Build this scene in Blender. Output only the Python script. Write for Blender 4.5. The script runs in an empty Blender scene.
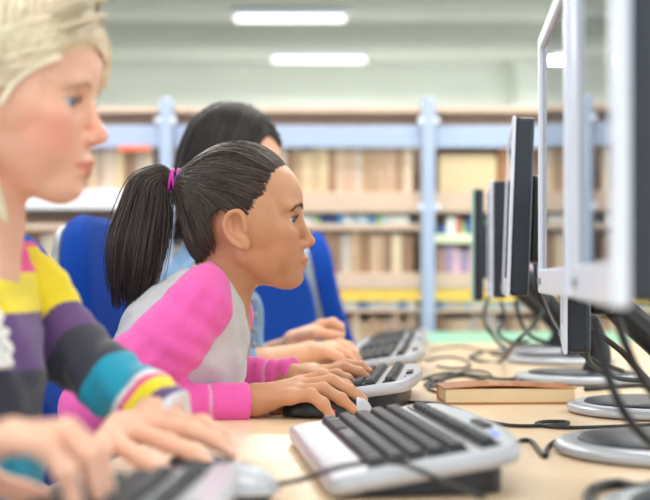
LW_FAR, LW_NEAR, LW_BACK, SKY, EXPO = 85.0, 12.0, 27.0, 2.6, 0.24
import bpy, bmesh, math, random
import numpy as np
from mathutils import Vector, Matrix

random.seed(7)
RNG = np.random.default_rng(11)
SC = bpy.context.scene
COL = SC.collection
F = 1243.0            # focal length in pixels of the 650 px wide frame
CAMZ = 0.91           # eye height of the camera above the floor
TZ = 0.72             # table top height


def W(px, py, d):
    """world point at distance d seen at pixel px, py (camera at 0,0,CAMZ looking along +Y)"""
    return np.array([(px - 325.0) / F * d, d, CAMZ + (278.0 - py) / F * d])


def s2l(c):
    out = []
    for v in c[:3]:
        v = v / 255.0
        out.append(v / 12.92 if v <= 0.04045 else ((v + 0.055) / 1.055) ** 2.4)
    return out


# ------------------------------------------------------------------ materials
def new_mat(name):
    m = bpy.data.materials.new(name)
    m.use_nodes = True
    nt = m.node_tree
    return m, nt, nt.nodes['Principled BSDF']


def mat(name, rgb, rough=0.5, metal=0.0, noise=0.0, nscale=40.0, bump=0.0, bscale=200.0,
        spec=0.5, stretch=None, coat=0.0, attr=False, sss=0.0, rgb2=None, sheen=0.0, ior=None):
    m, nt, b = new_mat(name)
    N, L = nt.nodes, nt.links
    col = s2l(rgb)
    b.inputs['Roughness'].default_value = rough
    b.inputs['Metallic'].default_value = metal
    b.inputs['Specular IOR Level'].default_value = spec
    b.inputs['Coat Weight'].default_value = coat
    if ior:
        b.inputs['IOR'].default_value = ior
    if sheen:
        b.inputs['Sheen Weight'].default_value = sheen
    if sss:
        b.inputs['Subsurface Weight'].default_value = sss
        b.inputs['Subsurface Radius'].default_value = (1.0, 0.35, 0.2)
        b.inputs['Subsurface Scale'].default_value = 0.008
    tc = N.new('ShaderNodeTexCoord')
    src = tc.outputs['Object']
    if stretch:
        mp = N.new('ShaderNodeMapping')
        mp.inputs['Scale'].default_value = stretch
        L.new(src, mp.inputs['Vector'])
        src = mp.outputs['Vector']
    base = None
    if attr:
        a = N.new('ShaderNodeAttribute')
        a.attribute_name = 'Col'
        base = a.outputs['Color']
    nz = N.new('ShaderNodeTexNoise')
    nz.inputs['Scale'].default_value = nscale
    nz.inputs['Detail'].default_value = 4.0
    L.new(src, nz.inputs['Vector'])
    if rgb2 is not None:
        mx = N.new('ShaderNodeMix')
        mx.data_type = 'RGBA'
        mx.inputs[6].default_value = (*col, 1)
        mx.inputs[7].default_value = (*s2l(rgb2), 1)
        rp = N.new('ShaderNodeMapRange')
        rp.inputs[1].default_value = 0.35
        rp.inputs[2].default_value = 0.65
        L.new(nz.outputs['Fac'], rp.inputs[0])
        L.new(rp.outputs[0], mx.inputs[0])
        L.new(mx.outputs[2], b.inputs['Base Color'])
    else:
        hs = N.new('ShaderNodeHueSaturation')
        if base is not None:
            L.new(base, hs.inputs['Color'])
        else:
            hs.inputs['Color'].default_value = (*col, 1)
        mr = N.new('ShaderNodeMapRange')
        mr.inputs[1].default_value = 0.25
        mr.inputs[2].default_value = 0.75
        mr.inputs[3].default_value = 1.0 - noise
        mr.inputs[4].default_value = 1.0 + noise
        L.new(nz.outputs['Fac'], mr.inputs[0])
        L.new(mr.outputs[0], hs.inputs['Value'])
        L.new(hs.outputs['Color'], b.inputs['Base Color'])
    if bump:
        nb = N.new('ShaderNodeTexNoise')
        nb.inputs['Scale'].default_value = bscale
        nb.inputs['Detail'].default_value = 3.0
        L.new(src, nb.inputs['Vector'])
        bp = N.new('ShaderNodeBump')
        bp.inputs['Strength'].default_value = bump
        bp.inputs['Distance'].default_value = 0.002
        L.new(nb.outputs['Fac'], bp.inputs['Height'])
        L.new(bp.outputs['Normal'], b.inputs['Normal'])
    return m


def emit_mat(name, rgb, strength):
    m, nt, b = new_mat(name)
    b.inputs['Base Color'].default_value = (*s2l(rgb), 1)
    b.inputs['Emission Color'].default_value = (*s2l(rgb), 1)
    b.inputs['Emission Strength'].default_value = strength
    return m


M = {}
M['wood'] = mat('maple_table', (238, 209, 174), 0.38, nscale=6, noise=0.05, stretch=(1, 9, 1), bump=0.05, bscale=60)
M['edge'] = mat('table_edge', (222, 190, 150), 0.5, noise=0.05)
M['steel'] = mat('grey_steel', (150, 155, 162), 0.4, 0.6)
M['silver'] = mat('silver_plastic', (190, 194, 203), 0.38, 0.25, noise=0.02, coat=0.3)
M['white'] = mat('white_bezel', (226, 233, 252), 0.35, 0.0, noise=0.02, coat=0.2)
M['mint'] = mat('mint_bezel', (178, 214, 202), 0.4, noise=0.03)
M['black'] = mat('black_plastic', (30, 32, 38), 0.4, noise=0.1, bump=0.05, bscale=500)
M['key'] = mat('key_plastic', (52, 54, 60), 0.5, noise=0.1)
M['navy'] = mat('dark_casing', (30, 38, 52), 0.45, noise=0.08)
M['screen'] = mat('glossy_screen', (70, 74, 82), 0.02, 0.0, ior=2.6, spec=1.0)
M['cable'] = mat('cable_rubber', (28, 28, 32), 0.45)
M['gcable'] = mat('green_grey_cable', (52, 66, 62), 0.5)
M['blue'] = mat('blue_upholstery', (12, 66, 160), 0.9, noise=0.12, nscale=400, bump=0.4, bscale=900, spec=0.2)
M['bluerail'] = mat('blue_grey_metal', (170, 184, 212), 0.45, 0.0, noise=0.03)
M['shelf'] = mat('beige_shelf', (214, 186, 166), 0.5, noise=0.05, nscale=12, stretch=(1, 6, 6))
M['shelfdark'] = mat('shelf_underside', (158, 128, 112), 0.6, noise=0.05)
M['shelfwhite'] = mat('white_shelf', (234, 234, 242), 0.5, noise=0.02)
M['yellow'] = mat('yellow_strip', (248, 206, 92), 0.5, noise=0.05)
M['cream'] = mat('cream_strip', (236, 236, 206), 0.5, noise=0.05)
M['paper'] = mat('page_paper', (240, 216, 174), 0.8, noise=0.06, nscale=30, stretch=(1, 1, 40))
M['orange'] = mat('orange_cover', (206, 122, 52), 0.3, noise=0.12, nscale=9, coat=0.3)
M['wall'] = mat('pale_green_wall', (238, 243, 234), 0.9, noise=0.02, nscale=3)
M['ceil'] = mat('ceiling_paint', (228, 232, 223), 0.9, noise=0.03, nscale=3)
M['beam'] = mat('ceiling_beam_paint', (188, 193, 183), 0.9, noise=0.03, nscale=3)
M['floor'] = mat('grey_carpet', (150, 150, 152), 0.95, noise=0.12, nscale=200)
M['frame'] = mat('window_frame', (235, 236, 236), 0.5)
M['greentop'] = mat('mint_table_top', (146, 206, 178), 0.4, noise=0.03)
M['lamp'] = emit_mat('lamp_tube', (255, 253, 246), 1.6)
M['led'] = emit_mat('led_blue', (70, 110, 255), 0.8)
M['red'] = mat('red_plastic', (226, 40, 60), 0.35)
M['tan'] = mat('brown_wood', (166, 112, 74), 0.5, noise=0.1, nscale=10, stretch=(8, 8, 1))
M['card'] = mat('card_box', (222, 196, 158), 0.7, noise=0.04)
M['sole'] = mat('sole', (60, 60, 64), 0.7)


# ------------------------------------------------------------------ objects
def link(o, parent=None):
    COL.objects.link(o)
    if parent is not None:
        o.parent = parent
    return o


def tag(o, label=None, cat=None, group=None, kind=None):
    if label: o['label'] = label
    if cat: o['category'] = cat
    if group: o['group'] = group
    if kind: o['kind'] = kind
    return o


def empty(name, loc, rz=0.0, label=None, cat=None, group=None):
    o = bpy.data.objects.new(name, None)
    o.empty_display_size = 0.05
    o.location = loc
    o.rotation_euler = (0, 0, rz)
    link(o)
    return tag(o, label, cat, group)


def obj_bm(name, bm, m, parent=None, smooth=False):
    me = bpy.data.meshes.new(name)
    bmesh.ops.recalc_face_normals(bm, faces=bm.faces[:])
    bm.to_mesh(me)
    bm.free()
    if smooth:
        me.polygons.foreach_set('use_smooth', [True] * len(me.polygons))
    me.materials.append(m)
    return link(bpy.data.objects.new(name, me), parent)


def obj_np(name, V, Q, m, parent=None, col=None, smooth=True):
    """V (n,3), Q (k,4) quads"""
    me = bpy.data.meshes.new(name)
    V = np.asarray(V, dtype=np.float32); Q = np.asarray(Q, dtype=np.int32)
    me.vertices.add(len(V)); me.vertices.foreach_set('co', V.ravel())
    k = Q.shape[1]
    me.loops.add(Q.size); me.loops.foreach_set('vertex_index', Q.ravel())
    me.polygons.add(len(Q))
    me.polygons.foreach_set('loop_start', np.arange(0, Q.size, k, dtype=np.int32))
    me.polygons.foreach_set('loop_total', np.full(len(Q), k, dtype=np.int32))
    me.update(calc_edges=True)
    me.validate()
    if smooth:
        me.polygons.foreach_set('use_smooth', np.ones(len(me.polygons), dtype=bool))
    if col is not None:
        at = me.color_attributes.new('Col', 'FLOAT_COLOR', 'POINT')
        c4 = np.ones((len(V), 4), dtype=np.float32); c4[:, :3] = col
        at.data.foreach_set('color', c4.ravel())
    me.materials.append(m)
    return link(bpy.data.objects.new(name, me), parent)


def box(bm, c, s, bev=0.0, rot=None, seg=2):
    r = bmesh.ops.create_cube(bm, size=1.0)
    vs = r['verts']
    bmesh.ops.scale(bm, vec=s, verts=vs)
    if bev > 0:
        es = list({e for v in vs for e in v.link_edges})
        g = bmesh.ops.bevel(bm, geom=es, offset=bev, segments=seg, profile=0.5, affect='EDGES', clamp_overlap=True)
        vs = list({v for f in g['faces'] for v in f.verts} | {v for v in vs if v.is_valid})
    mt = Matrix.Translation(c)
    if rot is not None:
        mt = mt @ rot
    bmesh.ops.transform(bm, matrix=mt, verts=vs)
    return vs


def boxo(name, c, s, m, parent=None, bev=0.0, rot=None, smooth=False):
    bm = bmesh.new()
    box(bm, c, s, bev, rot)
    return obj_bm(name, bm, m, parent, smooth)


def lathe(bm, prof, seg=40, c=(0, 0, 0)):
    rings = []
    for r, z in prof:
        if r < 1e-6:
            rings.append([bm.verts.new((c[0], c[1], c[2] + z))])
        else:
            rings.append([bm.verts.new((c[0] + r * math.cos(2 * math.pi * i / seg), c[1] + r * math.sin(2 * math.pi * i / seg), c[2] + z)) for i in range(seg)])
    for a, b in zip(rings, rings[1:]):
        for i in range(seg):
            j = (i + 1) % seg
            if len(a) == 1 and len(b) == 1: continue
            if len(a) == 1: bm.faces.new((a[0], b[i], b[j]))
            elif len(b) == 1: bm.faces.new((a[i], a[j], b[0]))
            else: bm.faces.new((a[i], a[j], b[j], b[i]))


def catmull(P, n):
    P = np.asarray(P, float)
    Q = np.vstack([2 * P[0] - P[1], P, 2 * P[-1] - P[-2]])
    out = []
    for i in range(1, len(Q) - 2):
        t = np.linspace(0, 1, n, endpoint=False)[:, None]
        a, b, c, d = Q[i - 1], Q[i], Q[i + 1], Q[i + 2]
        out.append(0.5 * ((2 * b) + (c - a) * t + (2 * a - 5 * b + 4 * c - d) * t ** 2 + (3 * b - a - 3 * c + d) * t ** 3))
    out.append(P[-1:])
    return np.vstack(out)


def tubes(P, R, sides=5):
    """P (m,n,3) paths, R (m,n) radii -> V, Q"""
    P = np.asarray(P, float); R = np.asarray(R, float)
    m, n, _ = P.shape
    T = np.gradient(P, axis=1)
    T /= np.linalg.norm(T, axis=2, keepdims=True) + 1e-12
    ref = np.where(np.abs(T[:, :1, 2:3]) > 0.8, np.array([[[1.0, 0, 0]]]), np.array([[[0, 0, 1.0]]]))
    # parallel transport
    Nn = np.zeros_like(P)
    v = np.cross(np.cross(T[:, 0], ref[:, 0]), T[:, 0])
    v = np.cross(T[:, 0], ref[:, 0])
    v /= np.linalg.norm(v, axis=1, keepdims=True) + 1e-12
    for i in range(n):
        v = v - T[:, i] * np.sum(v * T[:, i], axis=1, keepdims=True)
        v /= np.linalg.norm(v, axis=1, keepdims=True) + 1e-12
        Nn[:, i] = v
    B = np.cross(T, Nn)
    ang = np.arange(sides) * 2 * math.pi / sides
    V = P[:, :, None, :] + R[:, :, None, None] * (Nn[:, :, None, :] * np.cos(ang)[None, None, :, None] + B[:, :, None, :] * np.sin(ang)[None, None, :, None])
    idx = np.arange(m * n * sides).reshape(m, n, sides)
    a = idx[:, :-1, :]; b = np.roll(idx, -1, axis=2)[:, :-1, :]
    c = np.roll(idx, -1, axis=2)[:, 1:, :]; d = idx[:, 1:, :]
    Q = np.stack([a, b, c, d], axis=-1).reshape(-1, 4)
    caps = []
    if sides == 4:
        caps = [idx[:, 0, ::-1].reshape(-1, 4), idx[:, -1, :].reshape(-1, 4)]
        Q = np.vstack([Q] + caps)
    return V.reshape(-1, 3), Q


def tube_obj(name, pts, r, m, parent=None, n=10, sides=8):
    P = catmull(pts, n)[None]
    rr = np.full(P.shape[:2], r)
    rr[:, 0] = r * 0.3; rr[:, -1] = r * 0.3
    V, Q = tubes(P, rr, sides)
    return obj_np(name, V, Q, m, parent)


# ------------------------------------------------------------------ signed distance modelling
class Frame:
    def __init__(s, loc=(0, 0, 0), R=None, sc=1.0):
        s.o = np.asarray(loc, float); s.R = np.eye(3) if R is None else np.asarray(R, float); s.s = sc
    def w(s, p): return s.o + s.s * (np.asarray(p, float) @ s.R.T)
    def l(s, p): return ((p - s.o) @ s.R) / s.s


ID = Frame()


def smin(a, b, k):
    if k <= 0: return np.minimum(a, b)
    h = np.clip(0.5 + 0.5 * (b - a) / k, 0, 1)
    return b * (1 - h) + a * h - k * h * (1 - h)


class SDF:
    MARG = 0.035
    def __init__(s): s.ops = []
    def add(s, fn, c, R, fr=ID, k=0.0, sub=False, inter=False):
        s.ops.append((fn, fr.w(c), R * fr.s, fr, k, sub, inter)); return s
    def ell(s, c, r, fr=ID, k=0.0, sub=False, rot=None):
        c = np.asarray(c, float); r = np.asarray(r, float)
        def fn(p):
            q = p - c
            if rot is not None: q = q @ rot
            k0 = np.linalg.norm(q / r, axis=-1); k1 = np.linalg.norm(q / (r * r), axis=-1) + 1e-9
            return k0 * (k0 - 1) / k1
        return s.add(fn, c, float(max(r)), fr, k, sub)
    def cap(s, a, b, ra, rb, fr=ID, k=0.0, sub=False, sq=None):
        a = np.asarray(a, float); b = np.asarray(b, float); ba = b - a
        q_ = np.asarray(sq, float) if sq is not None else None
        def fn(p):
            if q_ is None:
                pa, bb = p - a, ba
            else:
                pa, bb = (p - a) * q_, ba * q_
            h = np.clip(pa @ bb / (bb @ bb + 1e-12), 0, 1)
            return np.linalg.norm(pa - h[..., None] * bb, axis=-1) - (ra + (rb - ra) * h)
        e = 1.0 if q_ is None else 1.0 / min(q_)
        return s.add(fn, (a + b) / 2, float(np.linalg.norm(ba) / 2 + max(ra, rb) * e), fr, k, sub)
    def chain(s, P, R, fr=ID, k=0.01, kj=0.0, sq=None):
        for i in range(len(P) - 1):
            s.cap(P[i], P[i + 1], R[i], R[i + 1], fr, k if i == 0 else max(kj, 0.002), sq=sq)
        return s
    def ev(s, pts):
        """pts (nb, m, 3) blocks"""
        nb = pts.shape[0]
        cen = pts.mean(axis=1)
        rad = np.linalg.norm(pts[:, 0] - cen, axis=1).max()
        d = np.full(pts.shape[:2], s.MARG, dtype=np.float64)
        for fn, c, R, fr, k, sub, inter in s.ops:
            if inter:
                v = fn(fr.l(pts)) * fr.s
                d = np.maximum(d, v) if k <= 0 else -smin(-d, -v, k)
                continue
            sel = np.nonzero(np.linalg.norm(cen - c, axis=1) < R + rad + s.MARG)[0]
            if len(sel) == 0: continue
            v = fn(fr.l(pts[sel])) * fr.s
            if sub: d[sel] = -smin(-d[sel], v, k)
            else: d[sel] = smin(d[sel], v, k)
        return d
    def at(s, p):
        p = np.asarray(p, float)
        out = np.empty(len(p))
        for i in range(0, len(p), 400):
            q = p[i:i + 400]
            out[i:i + 400] = s.ev(q[:, None, :])[:, 0]
        return out
    def project(s, p, off=0.0, it=4):
        p = np.array(p, float); e = 0.0006
        for _ in range(it):
            d = s.at(p) - off
            g = np.stack([s.at(p + np.eye(3)[i] * e) - s.at(p - np.eye(3)[i] * e) for i in range(3)], axis=1)
            g /= np.linalg.norm(g, axis=1, keepdims=True) + 1e-9
            p = p - g * np.clip(d, -0.03, 0.03)[:, None]
        return p
    def bounds(s):
        lo = np.min([c - R for fn, c, R, fr, k, sub, it in s.ops if not sub and not it], axis=0)
        hi = np.max([c + R for fn, c, R, fr, k, sub, it in s.ops if not sub and not it], axis=0)
        return lo - 0.01, hi + 0.01
    def mesh(s, h=0.002):
        lo, hi = s.bounds(); B = 8; H = B * h
        n = np.ceil((hi - lo) / H).astype(int) + 1
        I = np.stack(np.meshgrid(*[np.arange(k) for k in n], indexing='ij'), -1).reshape(-1, 3)
        cen = lo + (I + 0.5) * H
        dc = np.concatenate([s.ev(cen[i:i + 4096][:, None, :])[:, 0] for i in range(0, len(cen), 4096)])
        I = I[np.abs(dc) < H * 1.15]
        g = np.stack(np.meshgrid(*[np.arange(B + 1)] * 3, indexing='ij'), -1).reshape(-1, 3)
        S_, keys, verts = [], [], []
        edges = [[], [], []]
        BIG = 1 << 20
        def key(c): return (c[..., 0].astype(np.int64) * BIG + c[..., 1]) * BIG + c[..., 2]
        for i in range(0, len(I), 1500):
            blk = I[i:i + 1500] * B
            P = lo + (blk[:, None, :] + g[None]) * h
            D = s.ev(P).reshape(-1, B + 1, B + 1, B + 1)
            sg = D < 0
            c8 = [D[:, a:B + a, b:B + b, c:B + c] for a in (0, 1) for b in (0, 1) for c in (0, 1)]
            cnt = sum((x < 0).astype(int) for x in c8)
            bi, x, y, z = np.nonzero((cnt > 0) & (cnt < 8))
            if len(bi):
                vals = np.stack([q[bi, x, y, z] for q in c8], 1)
                cor = np.array([(a, b, c) for a in (0, 1) for b in (0, 1) for c in (0, 1)], float)
                acc = np.zeros((len(bi), 3)); num = np.zeros(len(bi))
                for u in range(8):
                    for v in range(u + 1, 8):
                        if np.abs(cor[u] - cor[v]).sum() != 1: continue
                        cr = (vals[:, u] < 0) != (vals[:, v] < 0)
                        t = vals[:, u] / (vals[:, u] - vals[:, v] + 1e-12)
                        pt = cor[u] + t[:, None] * (cor[v] - cor[u])
                        acc[cr] += pt[cr]; num[cr] += 1
                loc = acc / num[:, None]
                cell = blk[bi] + np.stack([x, y, z], 1)
                keys.append(key(cell + 8)); verts.append(lo + (cell + loc) * h)
            for ax in range(3):
                a = sg[:, :B, :B, :B]
                sl = [slice(0, B)] * 3; sl[ax] = slice(1, B + 1)
                b = sg[(slice(None), *sl)]
                bi, x, y, z = np.nonzero(a != b)
                if len(bi):
                    edges[ax].append((blk[bi] + np.stack([x, y, z], 1), a[bi, x, y, z]))
        K = np.concatenate(keys); V = np.concatenate(verts)
        od = np.argsort(K); K = K[od]; V = V[od]
        quads = []
        for ax in range(3):
            if not edges[ax]: continue
            p = np.concatenate([e[0] for e in edges[ax]]); ins = np.concatenate([e[1] for e in edges[ax]])
            u = np.zeros(3, int); v = np.zeros(3, int); u[(ax + 1) % 3] = 1; v[(ax + 2) % 3] = 1
            cs = [p - u - v, p - v, p, p - u]
            ids = []; ok = np.ones(len(p), bool)
            for c in cs:
                kk = key(c + 8); j = np.clip(np.searchsorted(K, kk), 0, len(K) - 1)
                ok &= K[j] == kk; ids.append(j)
            q = np.stack(ids, 1)
            q = np.where(ins[:, None], q, q[:, ::-1])
            quads.append(q[ok])
        return V, np.concatenate(quads)


def smooth_np(V, Q, it=1, lam=0.5):
    for _ in range(it):
        acc = np.zeros_like(V); n = np.zeros(len(V))
        for a, b in ((0, 1), (1, 2), (2, 3), (3, 0)):
            np.add.at(acc, Q[:, a], V[Q[:, b]]); np.add.at(n, Q[:, a], 1)
            np.add.at(acc, Q[:, b], V[Q[:, a]]); np.add.at(n, Q[:, b], 1)
        V = V + lam * (acc / np.maximum(n, 1)[:, None] - V)
    return V


def sdf_obj(name, S, h, m, parent=None, colf=None, sm=1, disp=None):
    V, Q = S.mesh(h)
    V = smooth_np(V, Q, sm)
    if disp is not None:
        V = disp(V, Q)
    return obj_np(name, V, Q, m, parent, colf(V) if colf else None)


def vnormals(V, Q):
    n = np.cross(V[Q[:, 2]] - V[Q[:, 0]], V[Q[:, 3]] - V[Q[:, 1]])
    N = np.zeros_like(V)
    for i in range(4): np.add.at(N, Q[:, i], n)
    return N / (np.linalg.norm(N, axis=1, keepdims=True) + 1e-12)


def rotm(rx=0, ry=0, rz=0):
    m = Matrix.Rotation(math.radians(rz), 3, 'Z') @ Matrix.Rotation(math.radians(ry), 3, 'Y') @ Matrix.Rotation(math.radians(rx), 3, 'X')
    return np.array(m)


def polysd(x, z, P):
    """signed distance to a closed polygon in 2D (negative inside)"""
    P = np.asarray(P, float); n = len(P)
    d = np.full(x.shape, 1e9); ins = np.zeros(x.shape, bool)
    for i in range(n):
        a, b = P[i], P[(i + 1) % n]
        e = b - a
        wx, wz = x - a[0], z - a[1]
        t = np.clip((wx * e[0] + wz * e[1]) / (e @ e + 1e-12), 0, 1)
        d = np.minimum(d, (wx - e[0] * t) ** 2 + (wz - e[1] * t) ** 2)
        c = ((a[1] > z) != (b[1] > z)) & (x < (b[0] - a[0]) * (z - a[1]) / (b[1] - a[1] + 1e-15) + a[0])
        ins ^= c
    d = np.sqrt(d)
    return np.where(ins, -d, d)

# ------------------------------------------------------------------ heads
def head_sdf(S, fr, ear=True, lips=1.0, nose=1.0, chin=0.0, ez=0.0):
    """child head, local x forward, y left, z up, origin between the ear canals"""
    S.ell((-0.002, 0, 0.036), (0.0825, 0.070, 0.080), fr)
    S.ell((0.020, 0, 0.050), (0.0615, 0.060, 0.055), fr, 0.02)            # forehead
    S.ell((0.030, 0, -0.015), (0.0500, 0.0575, 0.0580), fr, 0.02)          # face mass
    for s in (-1, 1):
        S.cap((0.010, s * 0.047, -0.036), (0.062, s * 0.016, -0.066), 0.0125, 0.0120, fr, 0.020)
        S.ell((0.054, s * 0.031, -0.025), (0.025, 0.027, 0.034), fr, 0.016)   # cheek
        S.ell((0.058, s * 0.041, -0.002), (0.016, 0.016, 0.014), fr, 0.014)   # cheekbone
        S.ell((0.063, s * 0.026, 0.0335 + ez), (0.0165, 0.024, 0.0095), fr, 0.012)  # brow
        S.ell((0.020, s * 0.058, 0.012), (0.030, 0.010, 0.030), fr, 0.015)
    S.ell((0.0665 + chin, 0, -0.0655), (0.0195, 0.020, 0.0155), fr, 0.014)
    S.ell((0.044, 0, -0.063), (0.030, 0.028, 0.012), fr, 0.016)            # under the chin
    S.ell((0.0720, 0, -0.0395), (0.0165, 0.025, 0.023), fr, 0.012)
    S.ell((0.004, 0.0, 0.0), (0.01, 0.066, 0.024), fr, 0.01) if ear else None           # muzzle
    # eye sockets and lids
    for s in (-1, 1):
        S.ell((0.0815, s * 0.031, 0.016 + ez), (0.0115, 0.0165, 0.0105), fr, 0.010, sub=True)
        S.ell((0.0632, s * 0.0305, 0.0155 + ez), (0.0142, 0.0160, 0.0140), fr, 0.004)
    # nose
    S.cap((0.0795, 0, 0.019 + ez), (0.0935, 0, -0.010), 0.0055, 0.0068 * nose, fr, 0.009)
    S.ell((0.0945, 0, -0.0145), (0.0088, 0.0088 * nose, 0.0078), fr, 0.006)
    for s in (-1, 1):
        S.ell((0.0855, s * 0.0095 * nose, -0.0185), (0.0088, 0.0062, 0.0062), fr, 0.004)
        S.ell((0.0895, s * 0.0052, -0.0245), (0.0048, 0.0030, 0.0035), fr, 0.002, sub=True)
    # lips
    for s in (-1, 1):
        S.chain([(0.0882, 0, -0.0392), (0.0866, s * 0.009, -0.0392), (0.0775, s * 0.0215, -0.0440)],
                [0.0037 * lips, 0.0036 * lips, 0.0020], fr, 0.005, 0.003)
        S.chain([(0.0858, 0, -0.0492), (0.0842, s * 0.009, -0.0488), (0.0772, s * 0.0205, -0.0455)],
                [0.0042 * lips, 0.0040 * lips, 0.0020], fr, 0.005, 0.003)
        S.cap((0.0955, 0, -0.0445), (0.0820, s * 0.024, -0.0455), 0.0009, 0.0008, fr, 0.0015, sub=True)
    S.ell((0.0905, 0, -0.0580), (0.006, 0.013, 0.004), fr, 0.006, sub=True)
    # eye openings
    for s in (-1, 1):
        S.chain([(0.0768, s * 0.0200, 0.0142 + ez), (0.0800, s * 0.0300, 0.0165 + ez), (0.0705, s * 0.0430, 0.0158 + ez)],
                [0.0024, 0.0056, 0.0022], fr, 0.0012, 0.001)
        S.ops[-1] = S.ops[-1][:5] + (True, False); S.ops[-2] = S.ops[-2][:5] + (True, False)
    if ear:
        for s in (-1, 1):
            A = rotm(rz=s * 16) @ rotm(ry=-10)
            ef = Frame(fr.w((0.0015, s * 0.0705, -0.0005)), fr.R @ A, fr.s * 0.95)
            S.ell((-0.004, 0, 0.004), (0.0165, 0.0058, 0.026), ef, 0.004)
            S.ell((0.004, 0, -0.022), (0.0085, 0.0050, 0.0100), ef, 0.006)
            out = [(0.010, 0.003, 0.006), (0.011, 0.004, 0.018), (0.004, 0.005, 0.0275), (-0.009, 0.006, 0.027),
                   (-0.0185, 0.006, 0.016), (-0.0195, 0.006, 0.002), (-0.013, 0.005, -0.014), (-0.002, 0.003, -0.025)]
            out = [(x, s * y, z) for x, y, z in out]
            S.ell((-0.003, s * 0.008, 0.008), (0.0105, 0.0085, 0.0165), ef, 0.004, sub=True)
            out = [tuple(q) for q in catmull(out, 4)]
            S.chain(out, [0.0036] * len(out), ef, 0.003, 0.002)
            S.chain([(-0.012, s * 0.003, 0.016), (-0.012, s * 0.003, 0.0), (-0.004, s * 0.003, -0.010), (0.004, s * 0.003, -0.014)], [0.003] * 4, ef, 0.003, 0.002)
            S.ell((0.004, s * 0.0055, -0.002), (0.0055, 0.006, 0.006), ef, 0.003, sub=True)
            S.ell((0.0095, s * 0.002, -0.001), (0.0035, 0.0045, 0.0055), ef, 0.003)


def head_cols(V, fr, base, lip, blush, bl=0.4):
    p = fr.l(V)
    c = np.tile(np.array(s2l(base)), (len(V), 1))
    inside = np.linalg.norm(p, axis=1) < 0.16
    def mix(mask, rgb):
        nonlocal c
        m = np.clip(mask, 0, 1)[:, None] * inside[:, None]
        c = c * (1 - m) + np.array(s2l(rgb)) * m
    g = np.exp(-(((p[:, 0] - 0.062) / 0.028) ** 2 + ((np.abs(p[:, 1]) - 0.046) / 0.03) ** 2 + ((p[:, 2] + 0.020) / 0.022) ** 2))
    mix(g * bl, blush)
    g = np.exp(-(((p[:, 0] - 0.099) / 0.012) ** 2 + (p[:, 1] / 0.014) ** 2 + ((p[:, 2] + 0.013) / 0.012) ** 2))
    mix(g * bl * 0.7, blush)
    t = np.clip(np.abs(p[:, 1]) / 0.022, 0, 1)
    up = -0.0353 - t * 0.0068; lo = -0.0548 + t * 0.0085
    m = np.clip((up - p[:, 2]) / 0.0018, 0, 1) * np.clip((p[:, 2] - lo) / 0.0018, 0, 1) * np.clip((p[:, 0] - 0.0755) / 0.004, 0, 1) * np.clip((0.0235 - np.abs(p[:, 1])) / 0.003, 0, 1)
    mix(m * 0.75, lip)
    e = np.exp(-((np.abs(p[:, 1]) - 0.070) / 0.012) ** 2 - ((p[:, 0] + 0.006) / 0.02) ** 2 - (p[:, 2] / 0.028) ** 2)
    mix(e * 0.35 * bl / 0.4, blush)
    return c


def eye_mat(name, iris):
    m, nt, b = new_mat(name)
    N, L = nt.nodes, nt.links
    b.inputs['Roughness'].default_value = 0.08
    b.inputs['Coat Weight'].default_value = 1.0
    tc = N.new('ShaderNodeTexCoord')
    sp = N.new('ShaderNodeSeparateXYZ'); L.new(tc.outputs['Object'], sp.inputs[0])
    cr = N.new('ShaderNodeValToRGB'); cr.color_ramp.interpolation = 'EASE'
    el = cr.color_ramp.elements
    el[0].position = 0.0; el[0].color = (*s2l((222, 210, 206)), 1)
    el[1].position = 1.0; el[1].color = (0.004, 0.004, 0.004, 1)
    for pos, c in ((0.80, (222, 210, 206)), (0.825, tuple(v * 0.35 for v in iris)), (0.86, iris), (0.935, tuple(v * 0.8 for v in iris)), (0.955, (6, 5, 5))):
        e = el.new(pos); e.color = (*s2l(c), 1)
    dv = N.new('ShaderNodeMath'); dv.operation = 'DIVIDE'; dv.inputs[1].default_value = 0.0122
    L.new(sp.outputs['X'], dv.inputs[0]); L.new(dv.outputs[0], cr.inputs[0])
    L.new(cr.outputs['Color'], b.inputs['Base Color'])
    return m


def eyes(fr, parent, m, yaw=0.0, ez=0.0):
    for s in (-1, 1):
        bm = bmesh.new()
        bmesh.ops.create_uvsphere(bm, u_segments=32, v_segments=20, radius=0.0122)
        bmesh.ops.rotate(bm, cent=(0, 0, 0), matrix=Matrix.Rotation(math.radians(90), 3, 'Y'), verts=bm.verts)
        bmesh.ops.create_uvsphere(bm, u_segments=16, v_segments=10, radius=0.0062, matrix=Matrix.Translation((0.0072, 0, 0)))
        o = obj_bm('eye', bm, m, parent, True)
        Rm = fr.R @ rotm(rz=s * 4 + yaw)
        mw = Matrix(Rm.tolist()).to_4x4()
        mw.translation = Vector(fr.w((0.0640, s * 0.0305, 0.0156 + ez)))
        mw = mw @ Matrix.Scale(fr.s, 4)
        o.matrix_local = parent.matrix_world.inverted() @ mw if parent else mw


def strand_obj(name, P, R, m, parent, base, var, sides=4, grad=None):
    """tapered hair strands; each strand gets its own shade of the hair colour"""
    V, Q = tubes(P, R, sides)
    k, n = P.shape[:2]
    b = np.array(s2l(base))
    f = 1.0 + var * RNG.normal(size=(k, 1, 1, 1))
    f = np.clip(f, 0.35, 1.9)
    c = np.tile(b, (k, n, sides, 1)) * f
    if grad is not None:
        c = c * np.linspace(1, grad, n)[None, :, None, None]
    return obj_np(name, V, Q, m, parent, np.clip(c.reshape(-1, 3), 0, 1))


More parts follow.
